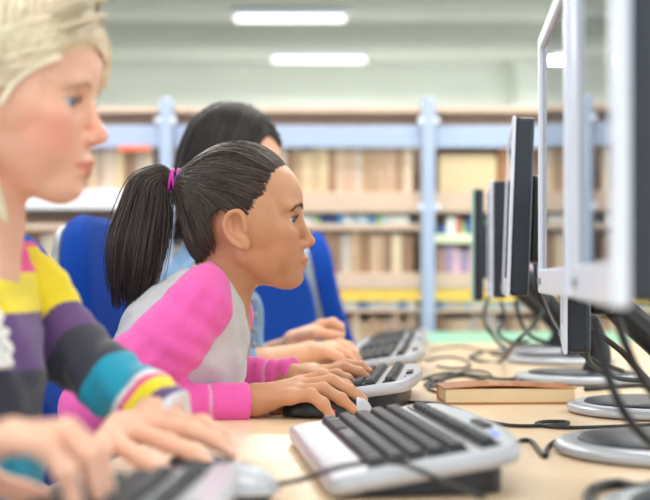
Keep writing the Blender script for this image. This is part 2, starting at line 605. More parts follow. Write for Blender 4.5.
def brow(fr, S, parent, m, rgb, pts, n=46, w=0.0024, L=0.0065, r=0.00045, ez=0.0):
    for s in (-1, 1):
        allP = []
        C = catmull([(x, s * y, z + ez) for x, y, z in pts], 12)
        for i in range(n):
            u = RNG.uniform(0, len(C) - 2)
            j = int(u); p = C[j] + (C[j + 1] - C[j]) * (u - j)
            t = C[j + 1] - C[j]; t = t / np.linalg.norm(t)
            frac = u / (len(C) - 1)
            ww = w * (1.0 - 0.65 * frac)
            p = p + np.array([0, 0, RNG.uniform(-ww, ww)])
            dv = t + np.array([0, 0, 0.75 * (1 - 1.3 * frac)]) + RNG.normal(size=3) * 0.08
            dv /= np.linalg.norm(dv)
            allP.append([fr.w(p + dv * L * a) for a in (0, 0.35, 0.7, 1.0)])
        P = np.array(allP); sh = P.shape
        q = S.project(P.reshape(-1, 3), 0.0006, 4).reshape(sh)
        R = np.tile(np.array([1, 1, 0.8, 0.3]) * r * fr.s, (sh[0], 1))
        strand_obj('eyebrow', q, R, m, parent, rgb, 0.15)


def lashes(fr, parent, m, rgb, n=24, L=0.0036, r=0.00018, ez=0.0):
    for s in (-1, 1):
        allP = []
        C = catmull([(0.0755, s * 0.0205, 0.0165), (0.0778, s * 0.0300, 0.0203), (0.0705, s * 0.0420, 0.0180)], 10) + np.array([0, 0, ez])
        for i in range(n):
            u = (i + 0.5) / n * (len(C) - 1.01); j = int(u)
            p = C[j] + (C[j + 1] - C[j]) * (u - j)
            o = p - np.array([0.058, s * 0.0305, 0.013 + ez]); o /= np.linalg.norm(o)
            allP.append([fr.w(p - o * 0.001), fr.w(p + o * L * 0.35), fr.w(p + o * L * 0.7 + np.array([0, 0, 0.0012])), fr.w(p + o * L + np.array([0, 0, 0.0030]))])
        P = np.array(allP)
        R = np.tile(np.array([1, 1, 0.8, 0.2]) * r * fr.s, (len(P), 1))
        strand_obj('eyelashes', P, R, m, parent, rgb, 0.05)


def hand_sdf(S, wrist, mcp, fingers, thumb, r=0.0085, palm=0.0115, k=0.012, fr=ID):
    """mcp: four knuckles, fingers: four lists of joints after the knuckle, thumb: joints from its base"""
    for m_ in mcp:
        S.cap(wrist, m_, palm * 1.15, r * 1.12, fr, k)
    for a, b in zip(mcp, mcp[1:]):
        S.cap(a, b, r * 1.1, r * 1.1, fr, 0.005)
    mid = np.mean(mcp, axis=0) * 0.5 + np.asarray(wrist) * 0.5
    for m_, f in zip(mcp, fingers):
        P = [m_] + list(f)
        R = [r * 1.08, r * 1.02, r * 0.90, r * 0.70][:len(P)]
        S.chain(P, R, fr, 0.005, 0.003)
        for q in P[1:-1]:
            S.ell(q, (r * 1.06,) * 3, fr, 0.003)
    if thumb is not None:
        S.chain(thumb, [r * 1.5, r * 1.25, r * 1.08, r * 0.8][:len(thumb)], fr, 0.010, 0.004)


def nail_mask(V, tips, r=0.0085):
    """tips: list of (dip, tip, up)"""
    m = np.zeros(len(V))
    for dip, tip, up in tips:
        ax = tip - dip; ax = ax / np.linalg.norm(ax)
        up = np.asarray(up, float); up = up - ax * (up @ ax); up /= np.linalg.norm(up)
        c = tip + up * r * 0.62 - ax * r * 0.15
        q = V - c
        a = q @ ax; u = q @ up; s = np.linalg.norm(q - a[:, None] * ax - u[:, None] * up, axis=1)
        m = np.maximum(m, np.clip((1.0 - ((a / (r * 0.8)) ** 2 + (s / (r * 0.62)) ** 2 + (u / (r * 0.6)) ** 4)) * 4, 0, 1))
    return m


M['skin_a'] = mat('warm_brown_skin', (205, 150, 110), 0.45, noise=0.03, nscale=60, bump=0.06, bscale=700, attr=True, sss=0.25)
M['skin_b'] = mat('fair_skin', (245, 200, 180), 0.45, noise=0.02, nscale=60, bump=0.04, bscale=700, attr=True, sss=0.3)
M['skin_c'] = mat('light_tan_skin', (240, 190, 160), 0.45, noise=0.02, nscale=60, attr=True, sss=0.25)
M['hair'] = mat('hair_strands', (60, 50, 44), 0.36, noise=0.06, nscale=90, attr=True, spec=0.5)
M['hairb'] = mat('blonde_strands', (230, 210, 170), 0.40, noise=0.05, nscale=90, attr=True, spec=0.5)
M['eye_brown'] = eye_mat('brown_eye', (88, 62, 48))
M['eye_blue'] = eye_mat('blue_eye', (120, 150, 190))
M['knit'] = mat('jersey_fabric', (240, 110, 190), 0.85, noise=0.05, nscale=250, bump=0.25, bscale=900, attr=True, sheen=0.25)
M['denim'] = mat('denim_fabric', (120, 158, 196), 0.85, noise=0.12, nscale=180, bump=0.3, bscale=700, attr=True)
M['jeans'] = mat('dark_jeans', (44, 56, 88), 0.9, noise=0.15, nscale=200, bump=0.3, bscale=700)
M['lace'] = mat('white_lace', (240, 238, 236), 0.8, noise=0.03, bump=0.6, bscale=260)
M['band_pink'] = mat('hair_band_pink', (206, 52, 170), 0.5, noise=0.1)
M['band_violet'] = mat('hair_band_violet', (92, 44, 150), 0.5, noise=0.1)


def rebase(root):
    """part meshes were modelled in world space: bring them into the space of their thing"""
    t = Matrix.Translation(-Vector(root.location))
    for c in root.children:
        if c.name.split('.')[0] != 'eye':
            c.data.transform(t)

# ------------------------------------------------------------------ person with the ponytail
def girl_ponytail():
    D = 1.80
    fr = Frame(W(244, 232, D), rotm(ry=0, rz=-2), 1.0)
    root = empty('person', (W(80, 400, D)[0], D, 0.0), 0,
                 'person with dark ponytail in pink and grey raglan top leaning towards the keyboard', 'person')
    bpy.context.view_layer.update()
    S = SDF()
    head_sdf(S, fr)
    # neck, trunk
    neck0 = fr.w((-0.020, 0, -0.035)); neck1 = W(210, 303, D)
    S.chain([neck0, W(231, 272, D), neck1], [0.043, 0.037, 0.042], k=0.016, kj=0.01)
    trunk = [neck1, W(196, 335, D), W(150, 410, D), W(105, 500, D)]
    S.chain(trunk, [0.05, 0.075, 0.075, 0.095], k=0.03, kj=0.03, sq=(1, 0.72, 1))
    # right arm (near the camera), hand on the mouse
    rs, re, rw = W(200, 306, 1.685), W(92, 408, 1.655), W(252, 401, 1.69)
    S.chain([rs, re], [0.036, 0.031], k=0.03)
    S.chain([re, W(190, 403, 1.67), rw], [0.028, 0.0205, 0.0190], k=0.012, kj=0.006)
    Rm = [W(299, 383, 1.722), W(298, 386, 1.703), W(295, 391, 1.683), W(290, 397, 1.664)]
    Rf = [[W(322, 376, 1.728), W(346, 386, 1.728), W(364, 400, 1.726)],
          [W(331, 381, 1.706), W(350, 391, 1.704), W(362, 403, 1.702)],
          [W(323, 389, 1.684), W(341, 399, 1.682), W(354, 410, 1.68)],
          [W(311, 395, 1.662), W(323, 404, 1.658), W(331, 416, 1.656)]]
    Rt = [W(262, 402, 1.715), W(282, 409, 1.742), W(304, 413, 1.752), W(320, 413, 1.752)]
    hand_sdf(S, W(256, 400, 1.692), Rm, Rf, Rt, r=0.0088, palm=0.0145)
    # left arm, hand on the keys
    ls, le, lw = W(222, 318, 1.93), W(170, 392, 1.99), W(286, 378, 1.885)
    S.chain([ls, le], [0.036, 0.031], k=0.03)
    S.chain([le, W(235, 382, 1.93), lw], [0.027, 0.020, 0.0180], k=0.012, kj=0.006)
    Lm = [W(319, 376, 1.862), W(322, 373, 1.880), W(323, 372, 1.898), W(321, 373, 1.915)]
    Lf = [[W(337, 375, 1.858), W(347, 379, 1.857), W(354, 383.5, 1.856)],
          [W(345, 368, 1.877), W(359, 372.5, 1.876), W(370, 379, 1.875)],
          [W(347, 365, 1.897), W(360, 366.5, 1.896), W(369, 371, 1.895)],
          [W(340, 367, 1.914), W(352, 368, 1.914), W(360, 373, 1.914)]]
    Lt = [W(296, 384, 1.868), W(309, 389, 1.852), W(324, 391, 1.846), W(335, 389, 1.846)]
    hand_sdf(S, W(291, 377.5, 1.884), Lm, Lf, Lt, r=0.0086, palm=0.0135)
    tips = [(f[1], f[2], (0.25, 0, 1)) for f in Rf + Lf]

    def cols(V):
        c = head_cols(V, fr, (205, 150, 114), (188, 112, 98), (198, 120, 86), 0.35)
        nm = nail_mask(V, tips, 0.0075)[:, None]
        c = c * (1 - nm * 0.8) + np.array(s2l((226, 164, 142))) * nm * 0.8
        return c
    sdf_obj('body', S, 0.002, M['skin_a'], root, cols, 1)
    eyes(fr, root, M['eye_brown'], yaw=-9)
    brow(fr, S, root, M['hair'], (74, 54, 44), [(0.0870, 0.008, 0.0345), (0.0855, 0.018, 0.0368), (0.0790, 0.033, 0.0362), (0.0700, 0.043, 0.0325)], n=80, w=0.0026, r=0.00028)
    lashes(fr, root, M['hair'], (20, 16, 14))

    # sweatshirt body
    T = SDF()
    T.chain([W(205, 309, D), W(186, 340, D), W(150, 412, D), W(112, 480, D)], [0.060, 0.088, 0.092, 0.102], k=0.02, kj=0.03, sq=(1, 0.68, 1))
    T.cap(W(200, 305, 1.72), W(205, 310, 1.89), 0.044, 0.044, k=0.03)
    T.cap(W(216, 330, 1.76), W(218, 392, 1.77), 0.030, 0.030, k=0.03, sq=(1, 0.6, 1))
    T.cap(W(214, 288, D), W(250, 258, D), 0.043, 0.058, k=0.008, sub=True)    # neckline
    T.ell(W(252, 298, D), (0.04, 0.032, 0.045), k=0.01, sub=True)

    def wr(V, Q):
        N = vnormals(V, Q)
        d = 0.0010 * np.sin(V[:, 0] * 120 + V[:, 2] * 60 + 3 * np.sin(V[:, 1] * 40)) + 0.0007 * np.sin(V[:, 2] * 150 - V[:, 0] * 90 + V[:, 1] * 60)
        return V + N * d[:, None]
    g = lambda V: np.tile(np.array(s2l((206, 204, 208))), (len(V), 1))
    sdf_obj('sweatshirt', T, 0.003, M['knit'], root, g, 2, wr)
    # collar rib around the neck
    c0 = W(222, 284, D); ax = W(238, 262, D) - W(216, 283, D); ax = ax / np.linalg.norm(ax)
    # raglan sleeves
    def sleeve(P, R, cuff, pts_wr, sgn):
        A = SDF()
        A.chain(P, R, k=0.02, kj=0.02)
        a, b = np.asarray(cuff[0]), np.asarray(cuff[1])
        A.cap(a, b, cuff[2], cuff[2] * 1.02, k=0.004)
        ax_ = (b - a) / np.linalg.norm(b - a)
        lo_, hi_ = A.bounds()
        # open cuff end
        A.cap(b + ax_ * 0.004, b + ax_ * 0.06, cuff[2] * 1.4, cuff[2] * 1.4, k=0.0, sub=True)
        A.ops[-1] = (lambda p, b=b, ax_=ax_: -((p - b) @ ax_) - 0.0 + 0.0, b, 0.12, ID, 0.002, True, False)

        def disp(V, Q):
            N = vnormals(V, Q); d = np.zeros(len(V))
            for q, dirn, wl, am, rad in pts_wr:
                w = np.exp(-(np.linalg.norm(V - q, axis=1) / rad) ** 2)
                d += 0.62 * w * am * np.sin((V - q) @ np.asarray(dirn) * 2 * math.pi / wl + 2.0 * np.sin(V[:, 1] * 45))
            seam = np.abs((V - a) @ ax_) - 0.0
            near = np.linalg.norm(V - a, axis=1) < cuff[2] * 2
            d -= 0.0018 * np.exp(-(seam / 0.0025) ** 2) * near
            return V + N * d[:, None]
        def pink(V):
            c = np.tile(np.array(s2l((242, 96, 184))), (len(V), 1))
            s_ = np.abs((V - a) @ ax_); nr = np.linalg.norm(V - a, axis=1) < cuff[2] * 2
            m = ((s_ < 0.0022) & nr)[:, None] * 0.6
            return c * (1 - m) + np.array(s2l((222, 190, 206))) * m
        sdf_obj('sleeve', A, 0.0025, M['knit'], root, pink, 2, disp)
    sleeve([W(210, 268, 1.757), W(206, 287, 1.712), W(199, 306, 1.69), W(171, 340, 1.668), W(128, 374, 1.652), W(92, 409, 1.655), W(140, 405, 1.660), W(200, 402.5, 1.672)],
           [0.010, 0.028, 0.042, 0.046, 0.044, 0.040, 0.036, 0.0255],
           (W(208, 403, 1.674), W(248, 402.5, 1.688), 0.0272),
           [(W(190, 345, 1.62), (0.6, 0, 0.8), 0.030, 0.0028, 0.07), (W(205, 300, 1.64), (0.9, 0, -0.5), 0.034, 0.0025, 0.05),
            (W(130, 375, 1.6), (0.7, 0.2, -0.7), 0.028, 0.0026, 0.06), (W(120, 405, 1.62), (1, 0, 0.2), 0.024, 0.0025, 0.05)], -1)
    sleeve([W(230, 292, 1.86), W(222, 316, 1.93), W(196, 360, 1.975), W(176, 390, 1.985), W(212, 386, 1.95), W(252, 379, 1.918), W(272, 377, 1.903)],
           [0.022, 0.045, 0.044, 0.038, 0.034, 0.030, 0.0275],
           (W(272, 377, 1.903), W(296, 373.5, 1.885), 0.0255),
           [(W(255, 375, 1.88), (1, 0, 0.2), 0.022, 0.0026, 0.05), (W(285, 370, 1.88), (0.9, 0, -0.4), 0.016, 0.0018, 0.03)], 1)
    # neck rib
    ring = []
    Rf_ = np.linalg.inv(np.eye(3))
    u = np.cross(ax, [0, 1, 0]); u /= np.linalg.norm(u); v = np.array([0, 1.0, 0])
    cc = W(215, 286, D)
    for t in np.linspace(0, 2 * math.pi, 40):
        ring.append(cc + u * 0.0445 * math.cos(t) + v * 0.047 * math.sin(t))
    P = np.array(ring)[None]; V, Q = tubes(P, np.full((1, 40), 0.0042), 8)
    obj_np('collar', V, Q, M['knit'], root, np.tile(np.array(s2l((188, 186, 192))), (len(V), 1)))
    # jeans (below the table)
    J = SDF()
    for s in (-1, 1):
        hp = W(108, 500, D + s * 0.07); kn = np.array([hp[0] + 0.33, D + s * 0.09, 0.515]); an = np.array([kn[0] - 0.03, D + s * 0.09, 0.09])
        J.chain([hp, kn, an], [0.085, 0.058, 0.045], k=0.02, kj=0.02)
    sdf_obj('trousers', J, 0.006, M['jeans'], root, None, 2)
    for s in (-1, 1):
        K = SDF()
        x = W(108, 500, D)[0] + 0.30
        K.chain([(x - 0.03, D + s * 0.09, 0.04), (x + 0.05, D + s * 0.09, 0.035), (x + 0.12, D + s * 0.09, 0.028)], [0.038, 0.036, 0.026], k=0.01, kj=0.01)
        sdf_obj('shoe', K, 0.005, M['sole'], root, None, 2)

    # ---- hair: cap, combed strands, ponytail
    tie = np.array([-0.1005, 0.0, 0.0735])
    face = [(0.12, 0.10), (0.0690, 0.0890), (0.0630, 0.0700), (0.0550, 0.0530), (0.0420, 0.0450), (0.0275, 0.0385), (0.0200, 0.0180), (0.0100, 0.0150), (0.0040, 0.0200), (0.002, 0.028),
            (-0.008, 0.0330), (-0.018, 0.027), (-0.036, 0.016), (-0.041, -0.006), (-0.038, -0.028), (-0.052, -0.046), (-0.056, -0.09), (0.12, -0.14)]
    Hs = SDF()
    Hs.ell((-0.006, 0, 0.040), (0.0855, 0.0745, 0.0885), fr)
    Hs.ell((-0.030, 0, -0.010), (0.052, 0.056, 0.048), fr, 0.02)
    Hs.cap((-0.062, 0, 0.066), tie, 0.036, 0.013, fr, 0.022)
    full = Hs
    C = SDF(); C.ops = list(Hs.ops)
    C.add(lambda p: 0.0055 - polysd(p[..., 0], p[..., 2], face), (0, 0, 0), 0.2, fr, 0.004, inter=True)
    hc = lambda V: np.tile(np.array(s2l((50, 40, 35))), (len(V), 1))
    sdf_obj('hair', C, 0.0022, M['hair'], root, hc, 2)
    # roots along the hairline and inside the cap
    starts = []
    line = [(p[0], p[1]) for p in face[1:16]] + [(-0.060, -0.048), (-0.072, -0.044)]
    LC = catmull([(a, b, 0) for a, b in line], 14)[:, :2]
    for i in range(1250):
        u = RNG.uniform(0, len(LC) - 1.01); j = int(u)
        x, z = LC[j] + (LC[j + 1] - LC[j]) * (u - j)
        off = (RNG.normal() * 0.011) if RNG.uniform() < 0.75 else abs(RNG.normal()) * 0.02
        off = max(off, -0.0085 if RNG.uniform() < 0.4 else -0.004)
        dx, dz = tie[0] - x, tie[2] - z; dl = math.hypot(dx, dz); x += off * dx / dl; z += off * dz / dl
        s = RNG.choice([-1, 1])
        starts.append((x, s * 0.068, z, 0))
    for i in range(320):            # across the forehead hairline
        y = RNG.uniform(-0.050, 0.050)
        starts.append((0.071 - (y / 0.05) ** 2 * 0.012 - abs(RNG.normal()) * 0.006, y, 0.089 - (y / 0.05) ** 2 * 0.012, 1))
    for i in range(520):            # crown
        th = RNG.uniform(-1.3, 1.3)
        starts.append((RNG.uniform(-0.05, 0.05), 0.075 * math.sin(th), 0.037 + 0.08 * math.cos(th), 1))
    for i in range(380):            # nape
        starts.append((-0.050 - RNG.uniform(0, 0.022), RNG.uniform(-0.052, 0.052), -0.050 + RNG.uniform(0, 0.02), 1))
    st = np.array(starts)[:, :3]
    n = 16
    P = []
    for p in st:
        a = RNG.uniform(0, 2 * math.pi); rr = 0.010 * math.sqrt(RNG.uniform())
        e = tie + np.array([0.006, rr * math.cos(a), rr * math.sin(a)])
        t = np.linspace(0, 1, n)[:, None] ** 0.9
        q = p + (e - p) * t
        q[:, 2] += 0.018 * np.sin(math.pi * t[:, 0]) * RNG.uniform(0.3, 1.1)
        q[:, 1] += np.sign(p[1]) * 0.030 * np.sin(math.pi * t[:, 0]) if abs(p[1]) > 0.05 else 0
        ph = RNG.uniform(0, 6.28, 3); am = abs(RNG.normal()) * 0.0022
        q = q + (np.sin(np.linspace(0, 1, n)[:, None] * RNG.uniform(4, 11) + ph[None]) * am * np.sin(math.pi * t)) 
        P.append(q)
    P = fr.w(np.array(P)); sh = P.shape
    jit = np.abs(RNG.normal(size=(sh[0], 1))) * 0.0014 + 0.0003
    q = full.project(P.reshape(-1, 3), 0.0, 5)
    Hn = full
    e = 0.001
    gN = np.stack([Hn.at(q + np.eye(3)[i] * e) - Hn.at(q - np.eye(3)[i] * e) for i in range(3)], 1); gN /= np.linalg.norm(gN, axis=1, keepdims=True) + 1e-9
    wave = np.sin(np.linspace(0, 1, n) * math.pi)[None] * jit + 0.0001
    q = (q + gN * wave.reshape(-1)[:, None]).reshape(sh)
    R = np.tile(np.concatenate([[0.2, 0.6], np.full(n - 3, 1.0), [0.8]]), (sh[0], 1)) * RNG.uniform(0.00045, 0.0009, (sh[0], 1))
    strand_obj('combed_hair', q, R, M['hair'], root, (66, 52, 46), 0.30)
    # flyaway short hairs at the temple and the nape
    # ponytail
    T0 = fr.w(tie)
    loc = lambda x, y: (x - 172.0) / 690.6
    path = np.array([(173, 181), (163, 177), (151, 186), (146, 209), (139, 242), (134, 278), (128, 316)], float)
    spread = np.array([0.009, 0.017, 0.029, 0.037, 0.042, 0.038, 0.024])
    K = 1800; P = []; Rr = []
    for i in range(K):
        a = RNG.uniform(0, 2 * math.pi); rr = math.sqrt(RNG.uniform())
        ex, ey = rr * math.cos(a), rr * math.sin(a)
        cut = RNG.uniform(0.78, 1.0) if ex < 0.4 else RNG.uniform(0.60, 0.97)
        pts = []
        tw = RNG.normal() * 0.12
        for j, (x, y) in enumerate(path):
            t = path[min(j + 1, len(path) - 1)] - path[max(j - 1, 0)]
            nrm = np.array([-t[1], t[0]]) / np.linalg.norm(t)
            exx = ex + tw * j / 6
            w = spread[j] * F / D
            sx = exx * w
            pp = np.array([x, y]) - nrm * sx
            base = W(pp[0], pp[1], D + ey * spread[j] * 0.85)
            pts.append(base)
        c = catmull(pts, 5)
        m_ = int(len(c) * cut); c = c[:max(m_, 8)]
        u = np.linspace(0, len(c) - 1, 20); j0 = np.minimum(u.astype(int), len(c) - 2)
        c = c[j0] + (c[j0 + 1] - c[j0]) * (u - j0)[:, None]
        c = c + np.cumsum(RNG.normal(size=(20, 3)) * 0.0006, axis=0)
        P.append(c)
        r0 = RNG.uniform(0.0005, 0.0010)
        Rr.append(r0 * np.concatenate([[0.8, 1], np.full(13, 1.0), np.linspace(0.95, 0.25, 5)]))
    strand_obj('ponytail', np.array(P), np.array(Rr), M['hair'], root, (64, 52, 48), 0.34)
    # hair bands around the tie
    for off, tilt, mname in ((-0.0055, 0.18, 'band_pink'), (-0.001, -0.10, 'band_pink'), (0.0075, -0.12, 'band_pink'), (0.003, 0.30, 'band_violet')):
        axd = np.array([math.cos(0.35 + tilt), 0, -math.sin(0.35 + tilt) * -1])
        axd = np.array([math.cos(tilt), 0.0, math.sin(-tilt)])
        uu = np.array([0, 1.0, 0]); vv = np.cross(axd, uu)
        c = fr.w(tie + np.array([off, 0, 0.0005]))
        ring = np.array([c + uu * 0.0160 * math.cos(t) + vv * 0.0170 * math.sin(t) for t in np.linspace(0, 2 * math.pi, 33)])[None]
        V, Q = tubes(ring, np.full((1, 33), 0.0022), 8)
        obj_np('hair_band', V, Q, M[mname], root)
    rebase(root)
    return root, fr

# ------------------------------------------------------------------ person with blonde hair, nearest
def loft_scalp(full, P, fr, off):
    sh = P.shape
    q = full.project(P.reshape(-1, 3), 0.0, 5)
    e = 0.001
    g = np.stack([full.at(q + np.eye(3)[i] * e) - full.at(q - np.eye(3)[i] * e) for i in range(3)], 1)
    g /= np.linalg.norm(g, axis=1, keepdims=True) + 1e-9
    return (q + g * off.reshape(-1)[:, None]).reshape(sh)


def girl_blonde():
    D = 1.18; k = F / D; EZ = -0.005
    fr = Frame(W(4, 107, D), rotm(rz=-4) @ rotm(ry=9), 1.0)
    root = empty('person', (W(-60, 400, D)[0], D, 0.0), 0,
                 'blonde person in a striped knit top seen from the side, nearest the camera', 'person')
    bpy.context.view_layer.update()
    S = SDF()
    head_sdf(S, fr, lips=1.22, nose=1.0, ez=EZ)
    S.chain([fr.w((-0.020, 0, -0.035)), W(-22, 225, D), W(-42, 285, D)], [0.046, 0.041, 0.050], k=0.018, kj=0.012)
    S.chain([W(-42, 285, D), W(-58, 360, D), W(-70, 520, D)], [0.05, 0.075, 0.085], k=0.03, kj=0.03)
    ls, le, lw = W(6, 290, 1.27), W(72, 352, 1.245), W(164, 411, 1.166)
    S.chain([ls, le], [0.030, 0.026], k=0.03)
    S.chain([le, lw], [0.025, 0.019], k=0.012)
    Lm = [W(112, 441, 1.098), W(130, 430, 1.118), W(150, 424, 1.136), W(167, 421, 1.152)]
    Lf = [[W(142, 459, 1.060), W(162, 471, 1.047), W(178, 482, 1.040)],
          [W(168, 443, 1.085), W(192, 452, 1.072), W(211, 464, 1.066)],
          [W(193, 431, 1.110), W(214, 440, 1.100), W(232, 454, 1.095)],
          [W(203, 424, 1.140), W(219, 434, 1.135), W(231, 446, 1.130)]]
    Lt = [W(118, 424, 1.125), W(101, 446, 1.085), W(100, 468, 1.052), W(109, 488, 1.038)]
    hand_sdf(S, W(156, 416, 1.152), Lm, Lf, Lt, r=0.0080, palm=0.0135)
    # right hand, close to the camera
    rs, re, rw = W(-115, 300, 1.08), W(-200, 470, 0.93), W(-62, 470, 0.85)
    S.chain([rs, re], [0.032, 0.027], k=0.03)
    S.chain([re, rw], [0.026, 0.019], k=0.012)
    Rm = [W(10, 440, 0.862), W(14, 434, 0.845), W(12, 434, 0.827), W(6, 440, 0.812)]
    Rf = [[W(62, 436, 0.875), W(92, 452, 0.880), W(106, 484, 0.880)],
          [W(68, 430, 0.850), W(96, 450, 0.853), W(108, 488, 0.853)],
          [W(60, 434, 0.826), W(86, 456, 0.826), W(98, 496, 0.826)],
          [W(44, 446, 0.806), W(66, 472, 0.804), W(76, 508, 0.804)]]
    Rt = [W(-36, 470, 0.868), W(-8, 484, 0.882), W(22, 492, 0.888), W(44, 496, 0.888)]
    hand_sdf(S, W(-54, 466, 0.848), Rm, Rf, Rt, r=0.0080, palm=0.0130)
    tips = [(f[1], f[2], (0.2, 0.1, 1)) for f in Lf + Rf]

    def cols(V):
        c = head_cols(V, fr, (243, 190, 164), (216, 108, 100), (232, 134, 116), 0.62)
        nm = nail_mask(V, tips, 0.0075)[:, None]
        return c * (1 - nm * 0.7) + np.array(s2l((250, 214, 206))) * nm * 0.7
    sdf_obj('body', S, 0.002, M['skin_b'], root, cols, 1)
    eyes(fr, root, M['eye_blue'], ez=EZ)
    brow(fr, S, root, M['hairb'], (204, 168, 132), [(0.0855, 0.012, 0.0350), (0.0840, 0.022, 0.0375), (0.0755, 0.036, 0.0352), (0.0670, 0.045, 0.0300)], n=56, w=0.0020, r=0.00028, ez=EZ - 0.003)
    lashes(fr, root, M['hair'], (90, 62, 46), ez=EZ)

    # ---- striped top: trunk and sleeves
    pink, yel, pur, dark, teal, wht = [np.array(s2l(c)) for c in ((238, 74, 150), (246, 224, 40), (102, 70, 128), (56, 58, 74), (22, 158, 192), (236, 232, 236))]

    def bands(u, edges, cols_):
        c = np.tile(cols_[0], (len(u), 1))
        for e, cc in zip(edges, cols_[1:]):
            c = np.where((u > e)[:, None], cc, c)
        return c

    def wr(V, Q):
        N = vnormals(V, Q)
        d = 0.0014 * np.sin(V[:, 2] * 90 + V[:, 0] * 140 + 2 * np.sin(V[:, 1] * 50)) + 0.0008 * np.sin(V[:, 0] * 260 - V[:, 2] * 150)
        return V + N * d[:, None]
    T = SDF()
    T.chain([W(-44, 292, D), W(-50, 365, D), W(-62, 480, D), W(-66, 570, D)], [0.058, 0.082, 0.090, 0.105], k=0.02, kj=0.03)
    T.cap(W(-95, 296, 1.08), W(4, 290, 1.265), 0.040, 0.036, k=0.03)
    T.chain([W(10, 262, 1.245), W(8, 330, 1.22), W(0, 420, 1.2)], [0.022, 0.032, 0.034], k=0.02, kj=0.01)
    T.cap(W(-46, 272, D), W(-18, 225, D), 0.042, 0.052, k=0.008, sub=True)

    def tcol(V):
        y = 278 - (V[:, 2] - CAMZ) / V[:, 1] * F + (V[:, 0] / V[:, 1] * F + 300 + 0) * 0.02
        y = 278 - (V[:, 2] - CAMZ) / 1.2 * F
        return bands(y, [272, 312, 366, 420, 446], [pink, yel, pur, dark, dark * 0.8 + teal * 0.2, teal])
    sdf_obj('striped_top', T, 0.0025, M['knit'], root, tcol, 2, wr)
    a0 = W(24, 272, 1.27); a1 = W(184, 413, 1.152)
    ax = (a1 - a0) / np.linalg.norm(a1 - a0)
    A = SDF()
    A.chain([W(22, 259, 1.258), W(38, 292, 1.265), W(73, 351, 1.245), W(109, 381, 1.215), W(150, 405, 1.178), W(184, 421, 1.152)],
            [0.020, 0.030, 0.0325, 0.0315, 0.0290, 0.0255], k=0.012, kj=0.015)
    cut = W(175, 416, 1.158); cd = np.array([0.80, -0.42, -0.42]); cd /= np.linalg.norm(cd)
    A.ops.append((lambda p: -((p - cut) @ cd), cut, 0.06, ID, 0.002, True, False))

    def scol(V):
        u = (V - a0) @ ax / np.linalg.norm(a1 - a0)
        # the bands lie a little askew, as the sleeve is twisted
        return bands(u, [0.02, 0.265, 0.385, 0.60, 0.775, 0.805, 0.83, 0.895, 0.945],
                     [pink, yel, pur, dark, teal, wht, pink, yel, pur, wht])
    sdf_obj('sleeve', A, 0.0022, M['knit'], root, scol, 2, wr)
    B = SDF()
    B.chain([W(-105, 292, 1.09), W(-200, 460, 0.94), W(-120, 468, 0.885), W(-80, 470, 0.862)], [0.040, 0.036, 0.030, 0.026], k=0.012, kj=0.015)
    b0 = W(-200, 460, 0.94); b1 = W(-80, 470, 0.862)
    sdf_obj('sleeve', B, 0.003, M['knit'], root, lambda V: bands(((V - b0) @ (b1 - b0)) / np.linalg.norm(b1 - b0) ** 2, [-0.6, -0.2, 0.3, 0.7, 0.85], [yel, pur, dark, teal, wht, yel]), 2, wr)
    # lace panel on the chest
    Lc = SDF()
    gx = np.arange(-34, 20, 5.0); gy = np.arange(262, 366, 5.0)
    pts = np.array([W(x + (3 if k % 2 else 0), y, 1.175 - math.sqrt(max(0.0865 ** 2 - ((x + 50) / 1075) ** 2, 0.0))) for k, y in enumerate(gy) for x in gx if x < 15 + 5 * math.sin(y * 0.35) and x > -34 + max(0, y - 310) * 0.6])
    pts = T.project(pts, 0.004, 8)
    for q in pts:
        Lc.ell(q, (0.0052, 0.0052, 0.0052), k=0.003)
    for q in pts[1::3]:
        Lc.ell(q + np.array([0.003, -0.004, 0.002]), (0.0026, 0.008, 0.0026), k=0.001, sub=True)
    sdf_obj('lace_panel', Lc, 0.0016, M['lace'], root, None, 1)
    J = SDF()
    for s in (-1, 1):
        hp = W(-66, 575, D) + np.array([0, s * 0.08, 0]); kn = np.array([hp[0] + 0.34, D + s * 0.09, 0.515]); an = np.array([kn[0] - 0.03, D + s * 0.09, 0.09])
        J.chain([hp, kn, an], [0.085, 0.060, 0.046], k=0.02, kj=0.02)
    sdf_obj('trousers', J, 0.006, M['jeans'], root, None, 2)
    for s in (-1, 1):
        K = SDF(); x = W(-66, 575, D)[0] + 0.31
        K.chain([(x - 0.03, D + s * 0.09, 0.04), (x + 0.05, D + s * 0.09, 0.035), (x + 0.12, D + s * 0.09, 0.028)], [0.038, 0.036, 0.026], k=0.01, kj=0.01)
        sdf_obj('shoe', K, 0.005, M['sole'], root, None, 2)

    # ---- hair
    Ri = rotm(rz=0) @ rotm(ry=9)
    def L(px, py, d=1.21):
        q = fr.l(W(px, py, d)); return np.array([q[0], 0, q[2]])
    def Ln(px, py): return L(px, py, 1.115)      # pixel -> head plane
    edge = [(91, 40), (78, 49), (60, 58), (34, 74), (13, 85), (0, 92), (-8, 100)]
    E = [tuple(Ln(*p)[[0, 2]]) for p in edge]
    face = [(0.14, E[0][1] + 0.02), (E[0][0] + 0.004, E[0][1] + 0.008)] + E + [(-0.020, -0.010), (-0.026, -0.040), (-0.050, -0.10), (0.14, -0.14)]
    Hs = SDF()
    Hs.ell((-0.006, 0, 0.040), (0.0900, 0.0790, 0.0940), fr)
    Hs.ell((0.030, 0.004, 0.062), (0.050, 0.062, 0.056), fr, 0.02)
    Hs.ell((-0.035, 0, -0.020), (0.056, 0.070, 0.070), fr, 0.03)
    C = SDF(); C.ops = list(Hs.ops)
    C.add(lambda p: 0.004 - polysd(p[..., 0], p[..., 2], face), (0, 0, 0), 0.25, fr, 0.006, inter=True)
    base = (248, 230, 202)
